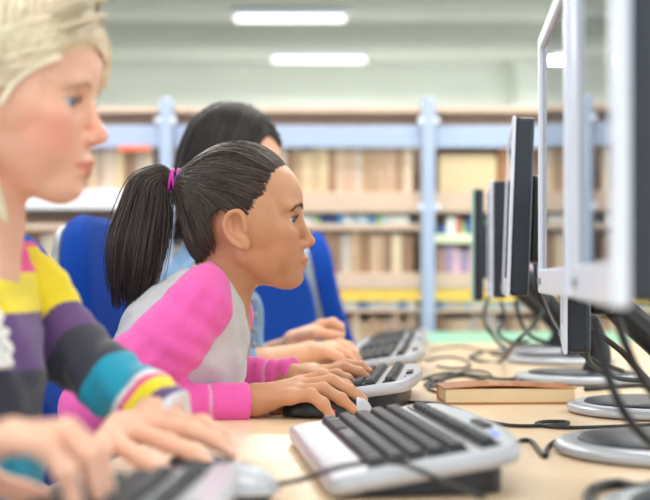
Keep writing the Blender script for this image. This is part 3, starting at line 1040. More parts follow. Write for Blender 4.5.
    sdf_obj('hair', C, 0.0028, M['hairb'], root, lambda V: np.tile(np.array(s2l((232, 208, 172))), (len(V), 1)), 2)
    n = 20; P = []
    def path(ctrl):
        c = catmull(ctrl, 8); u = np.linspace(0, len(c) - 1.001, n); j = u.astype(int)
        return c[j] + (c[j + 1] - c[j]) * (u - j)[:, None]
    # near side: from the parting over the temple, back above the ear, down behind the neck
    for i in range(1500):
        f = RNG.uniform(0, 1)
        x0 = 0.085 - 0.15 * f; z0 = 0.128 - 1.1 * (x0 - 0.005) ** 2 / 0.09 * 0.9
        d = RNG.normal() * 0.003
        ex, ez = catmull([(a, b, 0) for a, b in E], 6)[int(min(f * 1.15, 0.99) * (len(E) - 1) * 6)][:2]
        lo = RNG.uniform(0, 1) ** 1.3
        mid = np.array([ex - 0.008 * lo + d, -0.072, ez + 0.045 * lo + abs(d)])
        nx = max(-0.035 - 0.03 * lo, -0.07)
        P.append(path([(x0, 0.016 + RNG.normal() * 0.002, z0), (0.5 * x0 + 0.5 * mid[0] + 0.01 * (1 - f), -0.040, 0.5 * z0 + 0.5 * mid[2] + 0.012), mid,
                       (mid[0] * 0.4 + nx * 0.6, -0.078, mid[2] * 0.45 + 0.0), (nx, -0.072 + 0.02 * lo, -0.045), (nx - 0.004 + d, -0.058 + 0.03 * lo, -0.105 - 0.03 * RNG.uniform())]))
    # far side
    for i in range(700):
        f = RNG.uniform(0, 1)
        x0 = 0.085 - 0.15 * f; z0 = 0.128 - 1.1 * (x0 - 0.005) ** 2 / 0.09 * 0.9
        lo = RNG.uniform()
        P.append(path([(x0, 0.016 + RNG.normal() * 0.002, z0), (x0 * 0.9, 0.06, 0.085), (x0 * 0.55 - 0.015, 0.080, 0.045 * (1 - 0.3 * lo)), (-0.035 - 0.03 * lo, 0.075, -0.02), (-0.045 - 0.02 * lo, 0.060, -0.11 - 0.03 * RNG.uniform())]))
    # back
    for i in range(500):
        y = RNG.uniform(-0.07, 0.07)
        P.append(path([(-0.03, y * 0.3 + 0.012, 0.125), (-0.075, y * 0.8, 0.085), (-0.094, y, 0.03), (-0.088, y, -0.04), (-0.075, y * 0.9, -0.11 - 0.03 * RNG.uniform())]))
    P = fr.w(np.array(P))
    off = np.abs(RNG.normal(size=(len(P), 1))) * 0.0025 + 0.0003
    off = off * np.sin(np.linspace(0.05, 1, n) * math.pi * 0.8)[None]
    below = 1.0
    q = loft_scalp(Hs, P, fr, off)
    keep = (P[..., 2] < fr.o[2] - 0.055)[..., None]
    q = np.where(keep, P * 0.6 + q * 0.4, q)
    R = np.tile(np.concatenate([[0.5], np.full(n - 4, 1.0), [0.8, 0.6, 0.3]]), (len(q), 1)) * RNG.uniform(0.0005, 0.0011, (len(q), 1))
    strand_obj('long_hair', q, R, M['hairb'], root, base, 0.16)
    # far fringe hanging over the brow, thin loose lock at the temple
    P = []
    for i in range(260):
        a = RNG.uniform(0, 1); d = RNG.normal() * 0.0016
        p0 = L(60 + 26 * a, 4 + 20 * a); p1 = L(91 + 11 * a, 30 + 6 * a); p2 = L(99 + 9 * a, 55 + 6 * a); p3 = L(99 + 7 * a, 76 + 13 * RNG.uniform())
        P.append(path([p0 + [0, 0.012, 0], p1 + [d, 0.026, d], p2 + [d, 0.036, 0], p3 + [0, 0.040, 0]]))
    for i in range(46):
        a = RNG.normal() * 1.3
        p = [Ln(62 + a, 56 + a), Ln(38, 69 + a), Ln(18 + a, 84 + a), Ln(4 + a * 0.6, 108 + a)]
        P.append(path([p[0] + [0, -0.062, 0], p[1] + [0, -0.070, 0], p[2] + [0, -0.073, 0], p[3] + [0, -0.077, 0]]))
    for i in range(120):
        a = RNG.normal() * 3.0
        P.append(path([Ln(-22 + a, 100) + [0, -0.076, 0], Ln(-20 + a, 135) + [0, -0.07, 0], Ln(-12 + a, 175) + [0, -0.066, 0], Ln(2 + a * 0.6, 214 + 10 * RNG.uniform()) + [0, -0.055, 0]]))
    P = fr.w(np.array(P))
    R = np.tile(np.concatenate([[0.5], np.full(n - 4, 1.0), [0.8, 0.6, 0.3]]), (len(P), 1)) * RNG.uniform(0.0005, 0.0010, (len(P), 1))
    for a, b, nm in ((0, 260, 'fringe'), (260, 306, 'loose_lock'), (306, 426, 'loose_lock')):
        strand_obj(nm, P[a:b], R[a:b], M['hairb'], root, base, 0.16)
    rebase(root)
    return root

# ------------------------------------------------------------------ person behind, dark hair and denim shirt
def girl_denim():
    D = 2.45
    fr = Frame(W(232, 174, D), rotm(rz=-6) @ rotm(ry=6), 1.06)
    root = empty('person', (W(170, 400, D)[0], D, 0.0), 0,
                 'person with loose dark hair in a denim shirt, half hidden behind the ponytail person', 'person')
    bpy.context.view_layer.update()
    S = SDF()
    head_sdf(S, fr, ear=False)
    S.chain([fr.w((-0.020, 0, -0.035)), W(218, 232, D), W(206, 262, D)], [0.046, 0.042, 0.05], k=0.018, kj=0.01)
    S.chain([W(206, 262, D), W(196, 310, D), W(170, 420, D)], [0.05, 0.08, 0.09], k=0.03, kj=0.03)
    # right arm, on the keys
    S.chain([W(205, 285, 2.32), W(200, 362, 2.27)], [0.034, 0.030], k=0.03)
    S.chain([W(200, 362, 2.27), W(262, 362, 2.31), W(306, 352.5, 2.365)], [0.030, 0.026, 0.019], k=0.012, kj=0.006)
    Rm = [W(328, 346.5, 2.415), W(330, 347, 2.398), W(329, 349, 2.380), W(326, 352, 2.363)]
    Rf = [[W(340, 343, 2.42), W(349, 346, 2.42), W(356, 352, 2.42)],
          [W(343, 347, 2.40), W(353, 352, 2.40), W(360.5, 362, 2.398)],
          [W(340, 351, 2.379), W(348, 355, 2.378), W(355, 362, 2.377)],
          [W(333, 355, 2.360), W(339, 357, 2.359), W(344, 361, 2.358)]]
    Rt = [W(312, 355, 2.385), W(322, 359, 2.41), W(332, 362, 2.425), W(339, 363, 2.43)]
    hand_sdf(S, W(309, 352, 2.37), Rm, Rf, Rt, r=0.0090, palm=0.0120)
    # left arm, half closed hand lifted over the table
    S.chain([W(215, 290, 2.60), W(222, 360, 2.66)], [0.034, 0.030], k=0.03)
    S.chain([W(222, 360, 2.66), W(262, 357, 2.60), W(290, 345, 2.54)], [0.029, 0.025, 0.019], k=0.012, kj=0.006)
    Lm = [W(321, 325, 2.49), W(323, 326, 2.512), W(322, 328, 2.533), W(318, 332, 2.552)]
    Lf = [[W(333, 322.5, 2.482), W(340, 327, 2.482), W(342.5, 333, 2.483)],
          [W(334, 326, 2.508), W(339, 334, 2.506), W(335, 340, 2.503)],
          [W(332, 329, 2.532), W(336, 337, 2.528), W(331, 343, 2.524)],
          [W(327, 334, 2.552), W(330, 341, 2.547), W(325, 345, 2.543)]]
    Lt = [W(303, 336, 2.505), W(316, 333, 2.475), W(330, 335, 2.463), W(341, 336, 2.463)]
    hand_sdf(S, W(295, 342, 2.53), Lm, Lf, Lt, r=0.0094, palm=0.0165)
    tips = [(f[1], f[2], (0.3, 0, 1)) for f in Rf]

    def cols(V):
        c = head_cols(V, fr, (238, 184, 150), (208, 116, 104), (226, 140, 112), 0.4)
        nm = nail_mask(V, tips, 0.008)[:, None]
        return c * (1 - nm * 0.7) + np.array(s2l((250, 210, 200))) * nm * 0.7
    sdf_obj('body', S, 0.0025, M['skin_c'], root, cols, 1)
    eyes(fr, root, M['eye_brown'])
    brow(fr, S, root, M['hair'], (40, 32, 28), [(0.0855, 0.012, 0.0350), (0.0840, 0.022, 0.0375), (0.0755, 0.036, 0.0352), (0.0670, 0.045, 0.0300)], n=50, w=0.0026, r=0.0004)
    T = SDF()
    T.chain([W(205, 268, D), W(194, 315, D), W(180, 400, D), W(165, 440, D)], [0.062, 0.094, 0.10, 0.11], k=0.02, kj=0.03, sq=(1, 0.75, 1))
    T.cap(W(203, 285, 2.31), W(212, 288, 2.60), 0.052, 0.052, k=0.03)
    T.cap(W(246, 305, 2.33), W(250, 358, 2.34), 0.030, 0.030, k=0.03)
    T.cap(W(208, 262, D), W(228, 225, D), 0.048, 0.06, k=0.01, sub=True)

    def den(V):
        c = np.tile(np.array(s2l((128, 164, 200))), (len(V), 1))
        y = 278 - (V[:, 2] - CAMZ) / V[:, 1] * F; x = 325 + V[:, 0] / V[:, 1] * F
        m = (np.abs(x - 256 - (y - 330) * 0.08) < 1.2)[:, None] * 0.5
        return c * (1 - m) + np.array(s2l((92, 124, 162))) * m
    def wr(V, Q):
        N = vnormals(V, Q)
        return V + N * (0.002 * np.sin(V[:, 2] * 80 + V[:, 0] * 120 + 2 * np.sin(V[:, 1] * 40)))[:, None]
    sdf_obj('denim_shirt', T, 0.004, M['denim'], root, den, 2, wr)
    for P, R in (([W(204, 280, 2.33), W(200, 325, 2.29), W(203, 362, 2.27), W(240, 361, 2.295)], [0.050, 0.046, 0.040, 0.034]),
                 ([W(214, 286, 2.59), W(222, 360, 2.66), W(240, 358, 2.63)], [0.050, 0.042, 0.034])):
        A = SDF(); A.chain(P, R, k=0.02, kj=0.02)
        sdf_obj('sleeve', A, 0.004, M['denim'], root, den, 2, wr)
    for i in range(4):
        bm = bmesh.new(); lathe(bm, [(0, 0.003), (0.005, 0.003), (0.006, 0.0015), (0.006, 0), (0, 0)], 16)
        o = obj_bm('button', bm, M['steel'], root, True)
        o.data.transform(Matrix.Translation(W(254.5, 300 + 15 * i, 2.285)) @ Matrix.Rotation(math.radians(75), 4, 'X'))
    J = SDF()
    for s in (-1, 1):
        hp = W(160, 470, D) + np.array([0, s * 0.08, 0]); hp[2] = 0.56; kn = np.array([hp[0] + 0.36, D + s * 0.09, 0.52]); an = np.array([kn[0] - 0.03, D + s * 0.09, 0.09])
        J.chain([hp, kn, an], [0.085, 0.060, 0.046], k=0.02, kj=0.02)
    sdf_obj('trousers', J, 0.006, M['jeans'], root, None, 2)
    for s in (-1, 1):
        K = SDF(); x = W(160, 470, D)[0] + 0.33
        K.chain([(x - 0.03, D + s * 0.09, 0.04), (x + 0.05, D + s * 0.09, 0.035), (x + 0.12, D + s * 0.09, 0.028)], [0.038, 0.036, 0.026], k=0.01, kj=0.01)
        sdf_obj('shoe', K, 0.006, M['sole'], root, None, 2)
    # hair
    Hs = SDF()
    Hs.ell((-0.004, 0, 0.040), (0.0900, 0.0800, 0.0900), fr)
    Hs.ell((-0.044, 0, -0.030), (0.062, 0.078, 0.090), fr, 0.03)
    C = SDF(); C.ops = list(Hs.ops)
    face = [(0.14, 0.085), (0.073, 0.088), (0.066, 0.066), (0.050, 0.045), (0.034, 0.020), (0.020, -0.03), (0.004, -0.12), (0.14, -0.14)]
    C.add(lambda p: 0.002 - polysd(p[..., 0], p[..., 2], face), (0, 0, 0), 0.25, fr, 0.006, inter=True)
    sdf_obj('hair', C, 0.004, M['hair'], root, lambda V: np.tile(np.array(s2l((36, 30, 28))), (len(V), 1)), 2)
    n = 16; P = []
    def path(ctrl):
        c = catmull(ctrl, 8); u = np.linspace(0, len(c) - 1.001, n); j = u.astype(int)
        return c[j] + (c[j + 1] - c[j]) * (u - j)[:, None]
    for s in (-1, 1):
        for i in range(520):
            f = RNG.uniform(); x0 = 0.078 - 0.14 * f; z0 = 0.128 - 1.1 * (x0 - 0.0) ** 2 / 0.09
            ex = 0.050 - 0.13 * f
            P.append(path([(x0, s * 0.004, z0), (x0 * 0.9 - 0.002, s * 0.045, z0 * 0.55 + 0.046), (ex + 0.008, s * 0.080, 0.035), (ex - 0.012, s * 0.082, -0.03), (ex * 0.8 - 0.020 + RNG.normal() * 0.004, s * 0.074, -0.11 - 0.035 * RNG.uniform())]))
    for i in range(260):
        y = RNG.uniform(-0.075, 0.075)
        P.append(path([(-0.03, y * 0.3, 0.126), (-0.075, y * 0.8, 0.085), (-0.092, y, 0.03), (-0.088, y, -0.04), (-0.080, y * 0.9, -0.12 - 0.03 * RNG.uniform())]))
    P = fr.w(np.array(P))
    off = np.abs(RNG.normal(size=(len(P), 1))) * 0.002 + 0.0004
    q = loft_scalp(Hs, P, fr, off * np.ones((1, n)))
    keep = (P[..., 2] < fr.o[2] - 0.055)[..., None]
    q = np.where(keep, P * 0.6 + q * 0.4, q)
    R = np.tile(np.concatenate([[0.5], np.full(n - 4, 1.0), [0.8, 0.6, 0.3]]), (len(q), 1)) * RNG.uniform(0.0007, 0.0013, (len(q), 1))
    strand_obj('long_hair', q, R, M['hair'], root, (48, 40, 38), 0.28)
    rebase(root)
    return root

girl_ponytail(); girl_blonde(); girl_denim()

# ------------------------------------------------------------------ keyboards
def outline(L, x0, x1, bulge, rc, n=10):
    """plan outline, long axis Y, straight user edge at x0, bulging rear edge at x1"""
    pts = []
    def corner(cx, cy, a0):
        for i in range(n + 1):
            a = a0 + math.pi / 2 * i / n
            pts.append((cx + rc * math.cos(a), cy + rc * math.sin(a)))
    h = L / 2
    corner(x0 + rc * 1.0, -h + rc, math.pi)
    R2 = rc * 2.2
    for i in range(n + 1):
        a = -math.pi / 2 + math.pi / 2 * i / n
        pts.append((x1 - R2 + R2 * math.cos(a), -h + R2 + R2 * math.sin(a)))
    for i in range(1, 20):
        y = -h + R2 + (2 * h - 2 * R2) * i / 20
        pts.append((x1 + bulge * (1 - (y / (h - R2)) ** 2), y))
    for i in range(n + 1):
        a = math.pi / 2 * i / n
        pts.append((x1 - R2 + R2 * math.cos(a), h - R2 + R2 * math.sin(a)))
    corner(x0 + rc, h - rc, math.pi / 2)
    return pts


def slab(bm, pts, zb, zt, inset=0.004):
    """closed slab over a plan outline with rounded edges; zb, zt are functions of (x, y)"""
    c = np.mean(np.array(pts), axis=0)
    def ring(k, zf, dz):
        out = []
        for p in pts:
            d = np.array(p) - c; l = np.linalg.norm(d)
            q = c + d * (1 - k / l)
            out.append(bm.verts.new((q[0], q[1], zf(q[0], q[1]) + dz)))
        return out
    rs = [ring(inset * 2.2, zb, 0), ring(inset, zb, 0.0), ring(inset * 0.3, zb, inset * 0.5), ring(0, zb, inset * 1.4), ring(0, zt, -inset * 1.4), ring(inset * 0.3, zt, -inset * 0.5), ring(inset, zt, 0), ring(inset * 2.2, zt, 0)]
    n = len(pts)
    for a, b in zip(rs, rs[1:]):
        for i in range(n):
            j = (i + 1) % n
            bm.faces.new((a[i], a[j], b[j], b[i]))
    bm.faces.new(rs[0][::-1]); bm.faces.new(rs[-1])


KEYB_SLOPE = 0.155


def make_keyboard(name='keyboard'):
    """user edge towards -x, long axis y, origin on the table"""
    root = empty(name, (0, 0, 0))
    zt = lambda x, y: 0.020 + KEYB_SLOPE * (x + 0.085) - 0.02 * max(0, x - 0.07)
    zb = lambda x, y: zt(x, y) - 0.0165
    bm = bmesh.new()
    slab(bm, outline(0.385, -0.088, 0.086, 0.014, 0.014), zb, zt, 0.0045)
    obj_bm('case', bm, M['silver'], root, True)
    bm = bmesh.new()
    slab(bm, outline(0.350, -0.055, 0.072, 0.010, 0.012), lambda x, y: 0.0006, lambda x, y: zb(x, y) + 0.003, 0.002)
    obj_bm('stand', bm, M['black'], root, False)
    tilt = math.atan(KEYB_SLOPE)
    Rt = Matrix.Rotation(-tilt, 4, 'Y')
    # dark key well
    for (xa, xb) in ((-0.052, 0.0385), (0.0475, 0.0665)):
        boxo('key_well', ((xa + xb) / 2, 0, zt((xa + xb) / 2, 0) + 0.0006), (xb - xa, 0.345, 0.002), M['black'], root, 0.0006, Rt)
    kb = bmesh.new()
    vs = box(kb, (0, 0, 0.003), (0.0150, 0.0176, 0.006), 0.0014)
    for v in vs:
        if v.co.z > 0.003:
            v.co.x *= 0.80; v.co.y *= 0.80
    first = None
    def key(x, y, sx=1.0, sy=1.0):
        nonlocal first
        if first is None:
            o = obj_bm('key', kb, M['key'], root); first = o
        else:
            o = first.copy(); o.parent = root; COL.objects.link(o)
        o.location = (x, y, zt(x, y) + 0.0015)
        o.rotation_euler = (0, -tilt, 0); o.scale = (sx, sy, 1)
    for r in range(5):
        x = -0.0435 + r * 0.0182
        if r == 0:
            y = -0.168
            for w in (1, 1, 1, 1, 1, 1, 4.6, 1, 1, 1, 1.5, 1.3):
                key(x, y + w * 0.0208 / 2 - 0.0005, 1, w + (w - 1) * 0.14 - 0.0)
                y += w * 0.0208
            continue
        for c in range(16):
            key(x, -0.1575 + c * 0.0210 + (0.0 if r % 2 else 0.0))
    for c in range(15):
        g = c // 4 * 0.006
        key(0.057, -0.160 + c * 0.0205 + g, 0.85, 0.9)
    # media strip and indicator lamps on the rear deck
    for i in range(5):
        boxo('media_button', (0.082, -0.06 + i * 0.011, zt(0.082, 0) + 0.0012), (0.010, 0.008, 0.003), M['black'], root, 0.0008, Rt)
    for i in range(3):
        boxo('indicator_lamp', (0.0775, -0.118 + i * 0.010, zt(0.0775, 0) + 0.0004), (0.0025, 0.0035, 0.0015), M['led'], root, 0, Rt)
    return root


def copy_tree(o, parent=None):
    c = o.copy(); COL.objects.link(c)
    if parent is not None: c.parent = parent
    for ch in list(o.children): copy_tree(ch, c)
    return c


proto_kb = make_keyboard()
KB = [  # x, y, rotation, label
    (0.068, 1.255, 7.0, 'silver keyboard with black keys, alone in front, nobody typing on it'),
    (0.052, 1.945, -6.0, "silver keyboard under the ponytail person's left hand"),
    (0.105, 2.56, -6.0, 'silver keyboard touched by the hand of the person in the denim shirt'),
    (0.148, 3.00, -6.0, 'silver keyboard just beyond the one the denim shirt person types on'),
    (0.185, 3.42, -6.0, 'farthest silver keyboard, at the mint green table end'),
    (-0.165, 0.800, -4.0, "silver keyboard at the bottom edge under the blonde person's fingers"),
]
for i, (x, y, rz, lab) in enumerate(KB):
    o = proto_kb if i == 0 else copy_tree(proto_kb)
    o.location = (x, y, TZ); o.rotation_euler = (0, 0, math.radians(rz))
    tag(o, lab, 'keyboard', 'keyboards along the table')


# ------------------------------------------------------------------ mice
def make_mouse(loc, rz, label, shell, nose, nx=0.012):
    root = empty('computer_mouse', loc, math.radians(rz), label, 'mouse')
    S = SDF()
    S.ell((0, 0, 0.004), (0.058, 0.031, 0.031))
    S.ell((-0.018, 0, 0.008), (0.036, 0.0315, 0.030), k=0.01)
    S.add(lambda p: -p[..., 2] + 0.0008, (0, 0, 0), 0.2, ID, 0.003, inter=True)
    sdf_obj('shell', S, 0.002, shell, root, None, 1)
    B = SDF()
    for s in (-1, 1):
        Q = SDF()
        Q.ell((0.026, 0, 0.0055), (0.040, 0.0315, 0.0275))
        Q.add(lambda p: np.maximum(np.maximum(-p[..., 0] + nx, -s * p[..., 1] + 0.0012), -p[..., 2] + 0.008), (0, 0, 0), 0.2, ID, 0.001, inter=True)
        sdf_obj('button', Q, 0.0018, nose, root, None, 1)
    bm = bmesh.new(); lathe(bm, [(0, -0.003), (0.007, -0.003), (0.0075, 0), (0.007, 0.003), (0, 0.003)], 20)
    bmesh.ops.rotate(bm, verts=bm.verts, cent=(0, 0, 0), matrix=Matrix.Rotation(math.pi / 2, 3, 'X'))
    bmesh.ops.translate(bm, verts=bm.verts, vec=(0.034, 0, 0.0265))
    obj_bm('scroll_wheel', bm, M['steel'], root, True)
    for s in (-1, 1):
        boxo('side_stripe', (-0.004, s * 0.0300, 0.010), (0.040, 0.003, 0.005), M['red'] if shell is M['black'] else M['steel'], root, 0.001)
    return root


m = W(326, 411, 1.715)
make_mouse((m[0] - 0.002, 1.708, TZ), -3, "black and red mouse with silver tip under the ponytail person's right hand", M['black'], M['silver'], 0.044)
make_mouse((-0.098, 1.075, TZ), -30, "dark mouse with silver buttons under the blonde person's fingertips", M['navy'], M['silver'])


# ------------------------------------------------------------------ monitors
def monitor(front, zlo, zhi, tiltx, base, label, thick=0.030, face='white', far_face=None, back=True):
    """front: ((x,y) near corner, (x,y) far corner) of the screen face; base: centre of the round foot"""
    a, b = np.array(front[0], float), np.array(front[1], float)
    w = np.linalg.norm(b - a); h = zhi - zlo
    ang = math.atan2(b[1] - a[1], b[0] - a[0]) - math.pi / 2          # yaw: local y runs near -> far, local -x is the face
    root = empty('monitor', (base[0], base[1], TZ), ang, label, 'monitor', 'monitors along the table')
    Rz = Matrix.Rotation(-ang, 3, 'Z')
    mid = Rz @ Vector(((a + b)[0] / 2 - base[0], (a + b)[1] / 2 - base[1], 0))
    z0 = zlo - TZ
    lean = Matrix.Translation((mid.x, mid.y, z0)) @ Matrix.Rotation(tiltx, 4, 'Y')
    bz = 0.016; ch = 0.030
    def put(o): o.data.transform(lean); return o
    bm = bmesh.new()
    fw = 0.012 if thick >= 0.04 else 0.006
    box(bm, (fw / 2, -w / 2 + bz / 2, h / 2), (fw, bz, h), 0.003)
    box(bm, (fw / 2, w / 2 - bz / 2, h / 2), (fw, bz, h), 0.003)
    box(bm, (fw / 2, 0, h - bz / 2), (fw, w - bz, bz), 0.003)
    box(bm, (fw / 2, 0, ch / 2), (fw, w - bz, ch), 0.003)
    put(obj_bm('bezel', bm, M[face], root))
    put(boxo('screen', (fw / 2 + 0.0012, 0, (h - bz + ch) / 2), (0.0045, w - 2 * bz + 0.002, h - bz - ch + 0.002), M['screen'], root))
    bm = bmesh.new()
    box(bm, (fw + thick / 2 - 0.001, 0, h / 2), (thick, w - 0.004, h - 0.004), 0.006)
    put(obj_bm('back_shell', bm, M['navy'], root))
    if back:
        bm = bmesh.new()
        box(bm, (fw + thick + 0.016, 0, h * 0.45), (0.036, w * 0.56, h * 0.50), 0.008)
        put(obj_bm('electronics_hump', bm, M['black'], root))
    put(boxo('power_button', (-0.0012, w * 0.38, ch / 2), (0.004, 0.012, 0.008), M['steel'], root, 0.001))
    # neck from the foot to the back of the shell
    att = lean @ Vector((fw + thick + 0.02, 0, h * 0.34))
    P = catmull([(0.02, 0, 0.012), (0.028, 0, 0.07), (att.x + 0.025, 0, att.z - 0.03), (att.x, 0, att.z)], 8)
    V, Q = tubes(P[None], np.full((1, len(P)), 0.021), 12)
    obj_np('stand_neck', V, Q, M['black'], root)
    bm = bmesh.new()
    lathe(bm, [(0, 0.0005), (0.112, 0.0005), (0.122, 0.003), (0.1235, 0.008), (0.120, 0.013), (0.110, 0.0155), (0.104, 0.0150), (0, 0.0150)], 64)
    ft = obj_bm('foot', bm, M['silver'], root, True)
    bm = bmesh.new()
    lathe(bm, [(0, 0.0145), (0.099, 0.0145), (0.096, 0.0175), (0.06, 0.020), (0, 0.021)], 64)
    obj_bm('foot_pad', bm, M['navy'], ft, True)
    return root


cz = CAMZ
monitor(((0.181, 0.785), (0.2240, 1.125)), cz - 0.019, cz + 0.305, 0.0, (0.335, 0.955), 'nearest monitor, cut off by the right edge of the photo', thick=0.045)
monitor(((0.2325, 1.205), (0.2655, 1.550)), cz - 0.019, cz + 0.299, 0.0, (0.373, 1.345), 'second monitor from the camera, thin white frame with reflecting screen', thick=0.040)
monitor(((0.3035, 1.585), (0.3625, 1.915)), cz - 0.098, cz + 0.150, 0.0, (0.466, 1.755), 'low monitor hidden behind the white framed ones, only its lower corner showing', thick=0.030)
monitor(((0.2850, 1.955), (0.3270, 2.300)), cz - 0.030, cz + 0.256, 0.035, (0.475, 2.300), 'slim dark sided monitor standing clear, third tall one from the camera', thick=0.030)
monitor(((0.3270, 2.46), (0.3650, 2.80)), cz - 0.042, cz + 0.195, 0.0, (0.530, 2.800), 'dark sided monitor just left of and behind the slim one', thick=0.028)
monitor(((0.3440, 2.92), (0.3830, 3.24)), cz - 0.056, cz + 0.212, 0.0, (0.560, 3.16), 'farthest monitor, with a mint green front edge', thick=0.024, face='mint')


# ------------------------------------------------------------------ book, cables
root = empty('book', (W(510, 405, 1.866)[0], 1.918, TZ), math.radians(2), 'thick paperback with an orange cover lying flat on the table', 'book')
boxo('pages', (0, 0, 0.0125), (0.196, 0.092, 0.021), M['paper'], root, 0.001)
bm = bmesh.new()
pr = [(-0.100, 0.0012), (0.1005, 0.0012)]
n = 14
top = [(-0.100 + 0.200 * i / n, 0.0242 + 0.0045 * math.sin(math.pi * min(1, i / n * 1.15)) * (1 if i < n else 0)) for i in range(n + 1)]
rows = []
for y in (-0.048, 0.048):
    rows.append(([bm.verts.new((x, y, z)) for x, z in top], [bm.verts.new((x, y, z - 0.0012)) for x, z in top]))
for i in range(n):
    bm.faces.new((rows[0][0][i], rows[0][0][i + 1], rows[1][0][i + 1], rows[1][0][i]))
    bm.faces.new((rows[0][1][i], rows[1][1][i], rows[1][1][i + 1], rows[0][1][i + 1]))
    for k in (0, 1):
        bm.faces.new((rows[k][0][i], rows[k][1][i], rows[k][1][i + 1], rows[k][0][i + 1]))
for i in (0, n):
    bm.faces.new((rows[0][0][i], rows[1][0][i], rows[1][1][i], rows[0][1][i]))
obj_bm('front_cover', bm, M['orange'], root)
boxo('back_cover', (0, 0, 0.0010), (0.200, 0.096, 0.0014), M['orange'], root)
boxo('spine', (0.0, 0.0475, 0.0125), (0.200, 0.0014, 0.024), M['orange'], root)


def on_table(px, py, z=0.0):
    d = (CAMZ - TZ - z) * F / (py - 278.0)
    return W(px, py, d)


def cable(pts, r, label, m='cable', cat='cable'):
    o = tube_obj('cable', pts, r, M[m], None, 12, 8)
    tag(o, label, cat, 'cables on and above the table')
    return o


T_ = lambda px, py, r=0.003: on_table(px, py, r)
cable([T_(404, 402), T_(420, 402.5), T_(440, 404), T_(462, 411), T_(484, 420), T_(512, 425.5), T_(545, 425.5), T_(566, 424), T_(566, 421.8), T_(545, 421.6), T_(537, 424), T_(562, 427.6), T_(610, 426.6), T_(664, 424)],
      0.0024, 'dark cable curving from the second keyboard across the table past the book')
cable([T_(506, 452), T_(516, 442), T_(530, 440.5), T_(538, 449), T_(545, 456), T_(548, 447), T_(560, 440), T_(590, 437), T_(640, 436.5)],
      0.0026, 'short dark cable from the front keyboard to the nearest round monitor foot')
cable([T_(262, 486.5, 0.010), T_(300, 480, 0.02), W(345, 466, 1.03), W(398, 463, 1.035), W(440, 480, 1.03), W(486, 500, 1.0)],
      0.0023, 'thin blurred mouse cable crossing in front of the front keyboard')
cable([T_(408, 380), T_(425, 379), T_(440, 381), T_(444, 384.5), T_(432, 387), T_(425, 384), T_(440, 378), T_(468, 371), T_(486, 372), T_(492, 378), T_(488, 384)],
      0.0022, 'thin green grey cable looping on the table left of the book', 'gcable')
cable([T_(424, 378), T_(448, 373), T_(480, 376), T_(510, 379), T_(540, 372.5), T_(580, 371), T_(640, 374)],
      0.0026, 'dark cable lying behind the book towards the round feet', 'gcable')
cable([T_(426, 361), T_(445, 357), T_(462, 359), T_(470, 366), T_(455, 368.5), T_(436, 366)], 0.0024, 'grey cable loop on the table beyond the second keyboard', 'gcable')
cable([T_(430, 350), T_(460, 346.5), T_(490, 351), T_(520, 348), T_(545, 352), T_(520, 357), T_(490, 354)], 0.003, 'tangled dark cable far along the table near the mint green table', 'cable')
cable([W(534, 250, 2.30), W(536, 275, 2.28), W(543, 300, 2.22), W(556, 328, 2.12), W(572, 345, 2.05), W(592, 360, 2.02), W(625, 372, 2.05)],
      0.0042, 'black cable hanging from the slim monitor down to the table')
cable([W(594, 316, 1.10), W(600, 345, 1.09), W(609, 378, 1.08), W(622, 408, 1.08), W(638, 430, 1.09), W(662, 452, 1.10)],
      0.0042, 'thick black cable hanging below the nearest monitor, left of two')
cable([W(616, 316, 1.12), W(626, 345, 1.12), W(640, 375, 1.13), W(662, 405, 1.14)],
      0.0042, 'thick black cable hanging below the nearest monitor, right of two')
cable([W(588, 344, 1.60), W(587, 356, 1.60), W(593, 366, 1.61), W(606, 373, 1.62), W(622, 379, 1.64), W(652, 381, 1.66)],
      0.0034, 'grey cable bending out from under the low monitor', 'gcable')
cable([W(590, 330, 1.62), W(604, 338, 1.62), W(622, 352, 1.62), W(640, 372, 1.62), W(660, 392, 1.62)],
      0.0040, 'black cable slanting down behind the low monitor corner')
cable([T_(584, 389, .004), T_(600, 388, .004), T_(622, 386, .004), T_(660, 384, .004)],
      0.0042, 'black power lead lying right of the orange book')
cable([W(500, 300, 3.0), W(505, 318, 2.95), W(498, 332, 2.9), W(510, 342, 2.88), W(530, 341, 2.9)], 0.0045, 'dark cable hanging below the far dark sided monitor', 'cable')
cable([W(515, 300, 2.8), W(521, 322, 2.78), W(531, 336, 2.75), W(548, 343, 2.75)], 0.0045, 'dark cable dropping behind the slim monitor', 'cable')
cable([W(488, 296, 2.95), W(484, 318, 2.9), W(492, 334, 2.86), T_(510, 352), T_(540, 356), T_(575, 352)], 0.0045, 'dark cable hanging below the mint edged monitor', 'cable')
cable([W(548, 292, 2.5), W(541, 314, 2.48), W(529, 330, 2.46), W(516, 342, 2.44), T_(500, 362), T_(480, 361), T_(470, 357), T_(482, 353)], 0.0042, 'dark cable curving left from behind the slim monitor onto the table', 'gcable')
cable([T_(436, 392), T_(428, 388), T_(434, 383), T_(462, 376), T_(500, 382), T_(560, 378), T_(640, 380)], 0.0024, 'thin dark cable passing behind the orange book', 'cable')
cable([T_(600, 512, .004), T_(588, 498, .004), T_(596, 488, .004), T_(618, 484, .004), T_(640, 488, .004), T_(660, 482, .004)], 0.005, 'blurred black cable coil at the lower right corner of the photo')


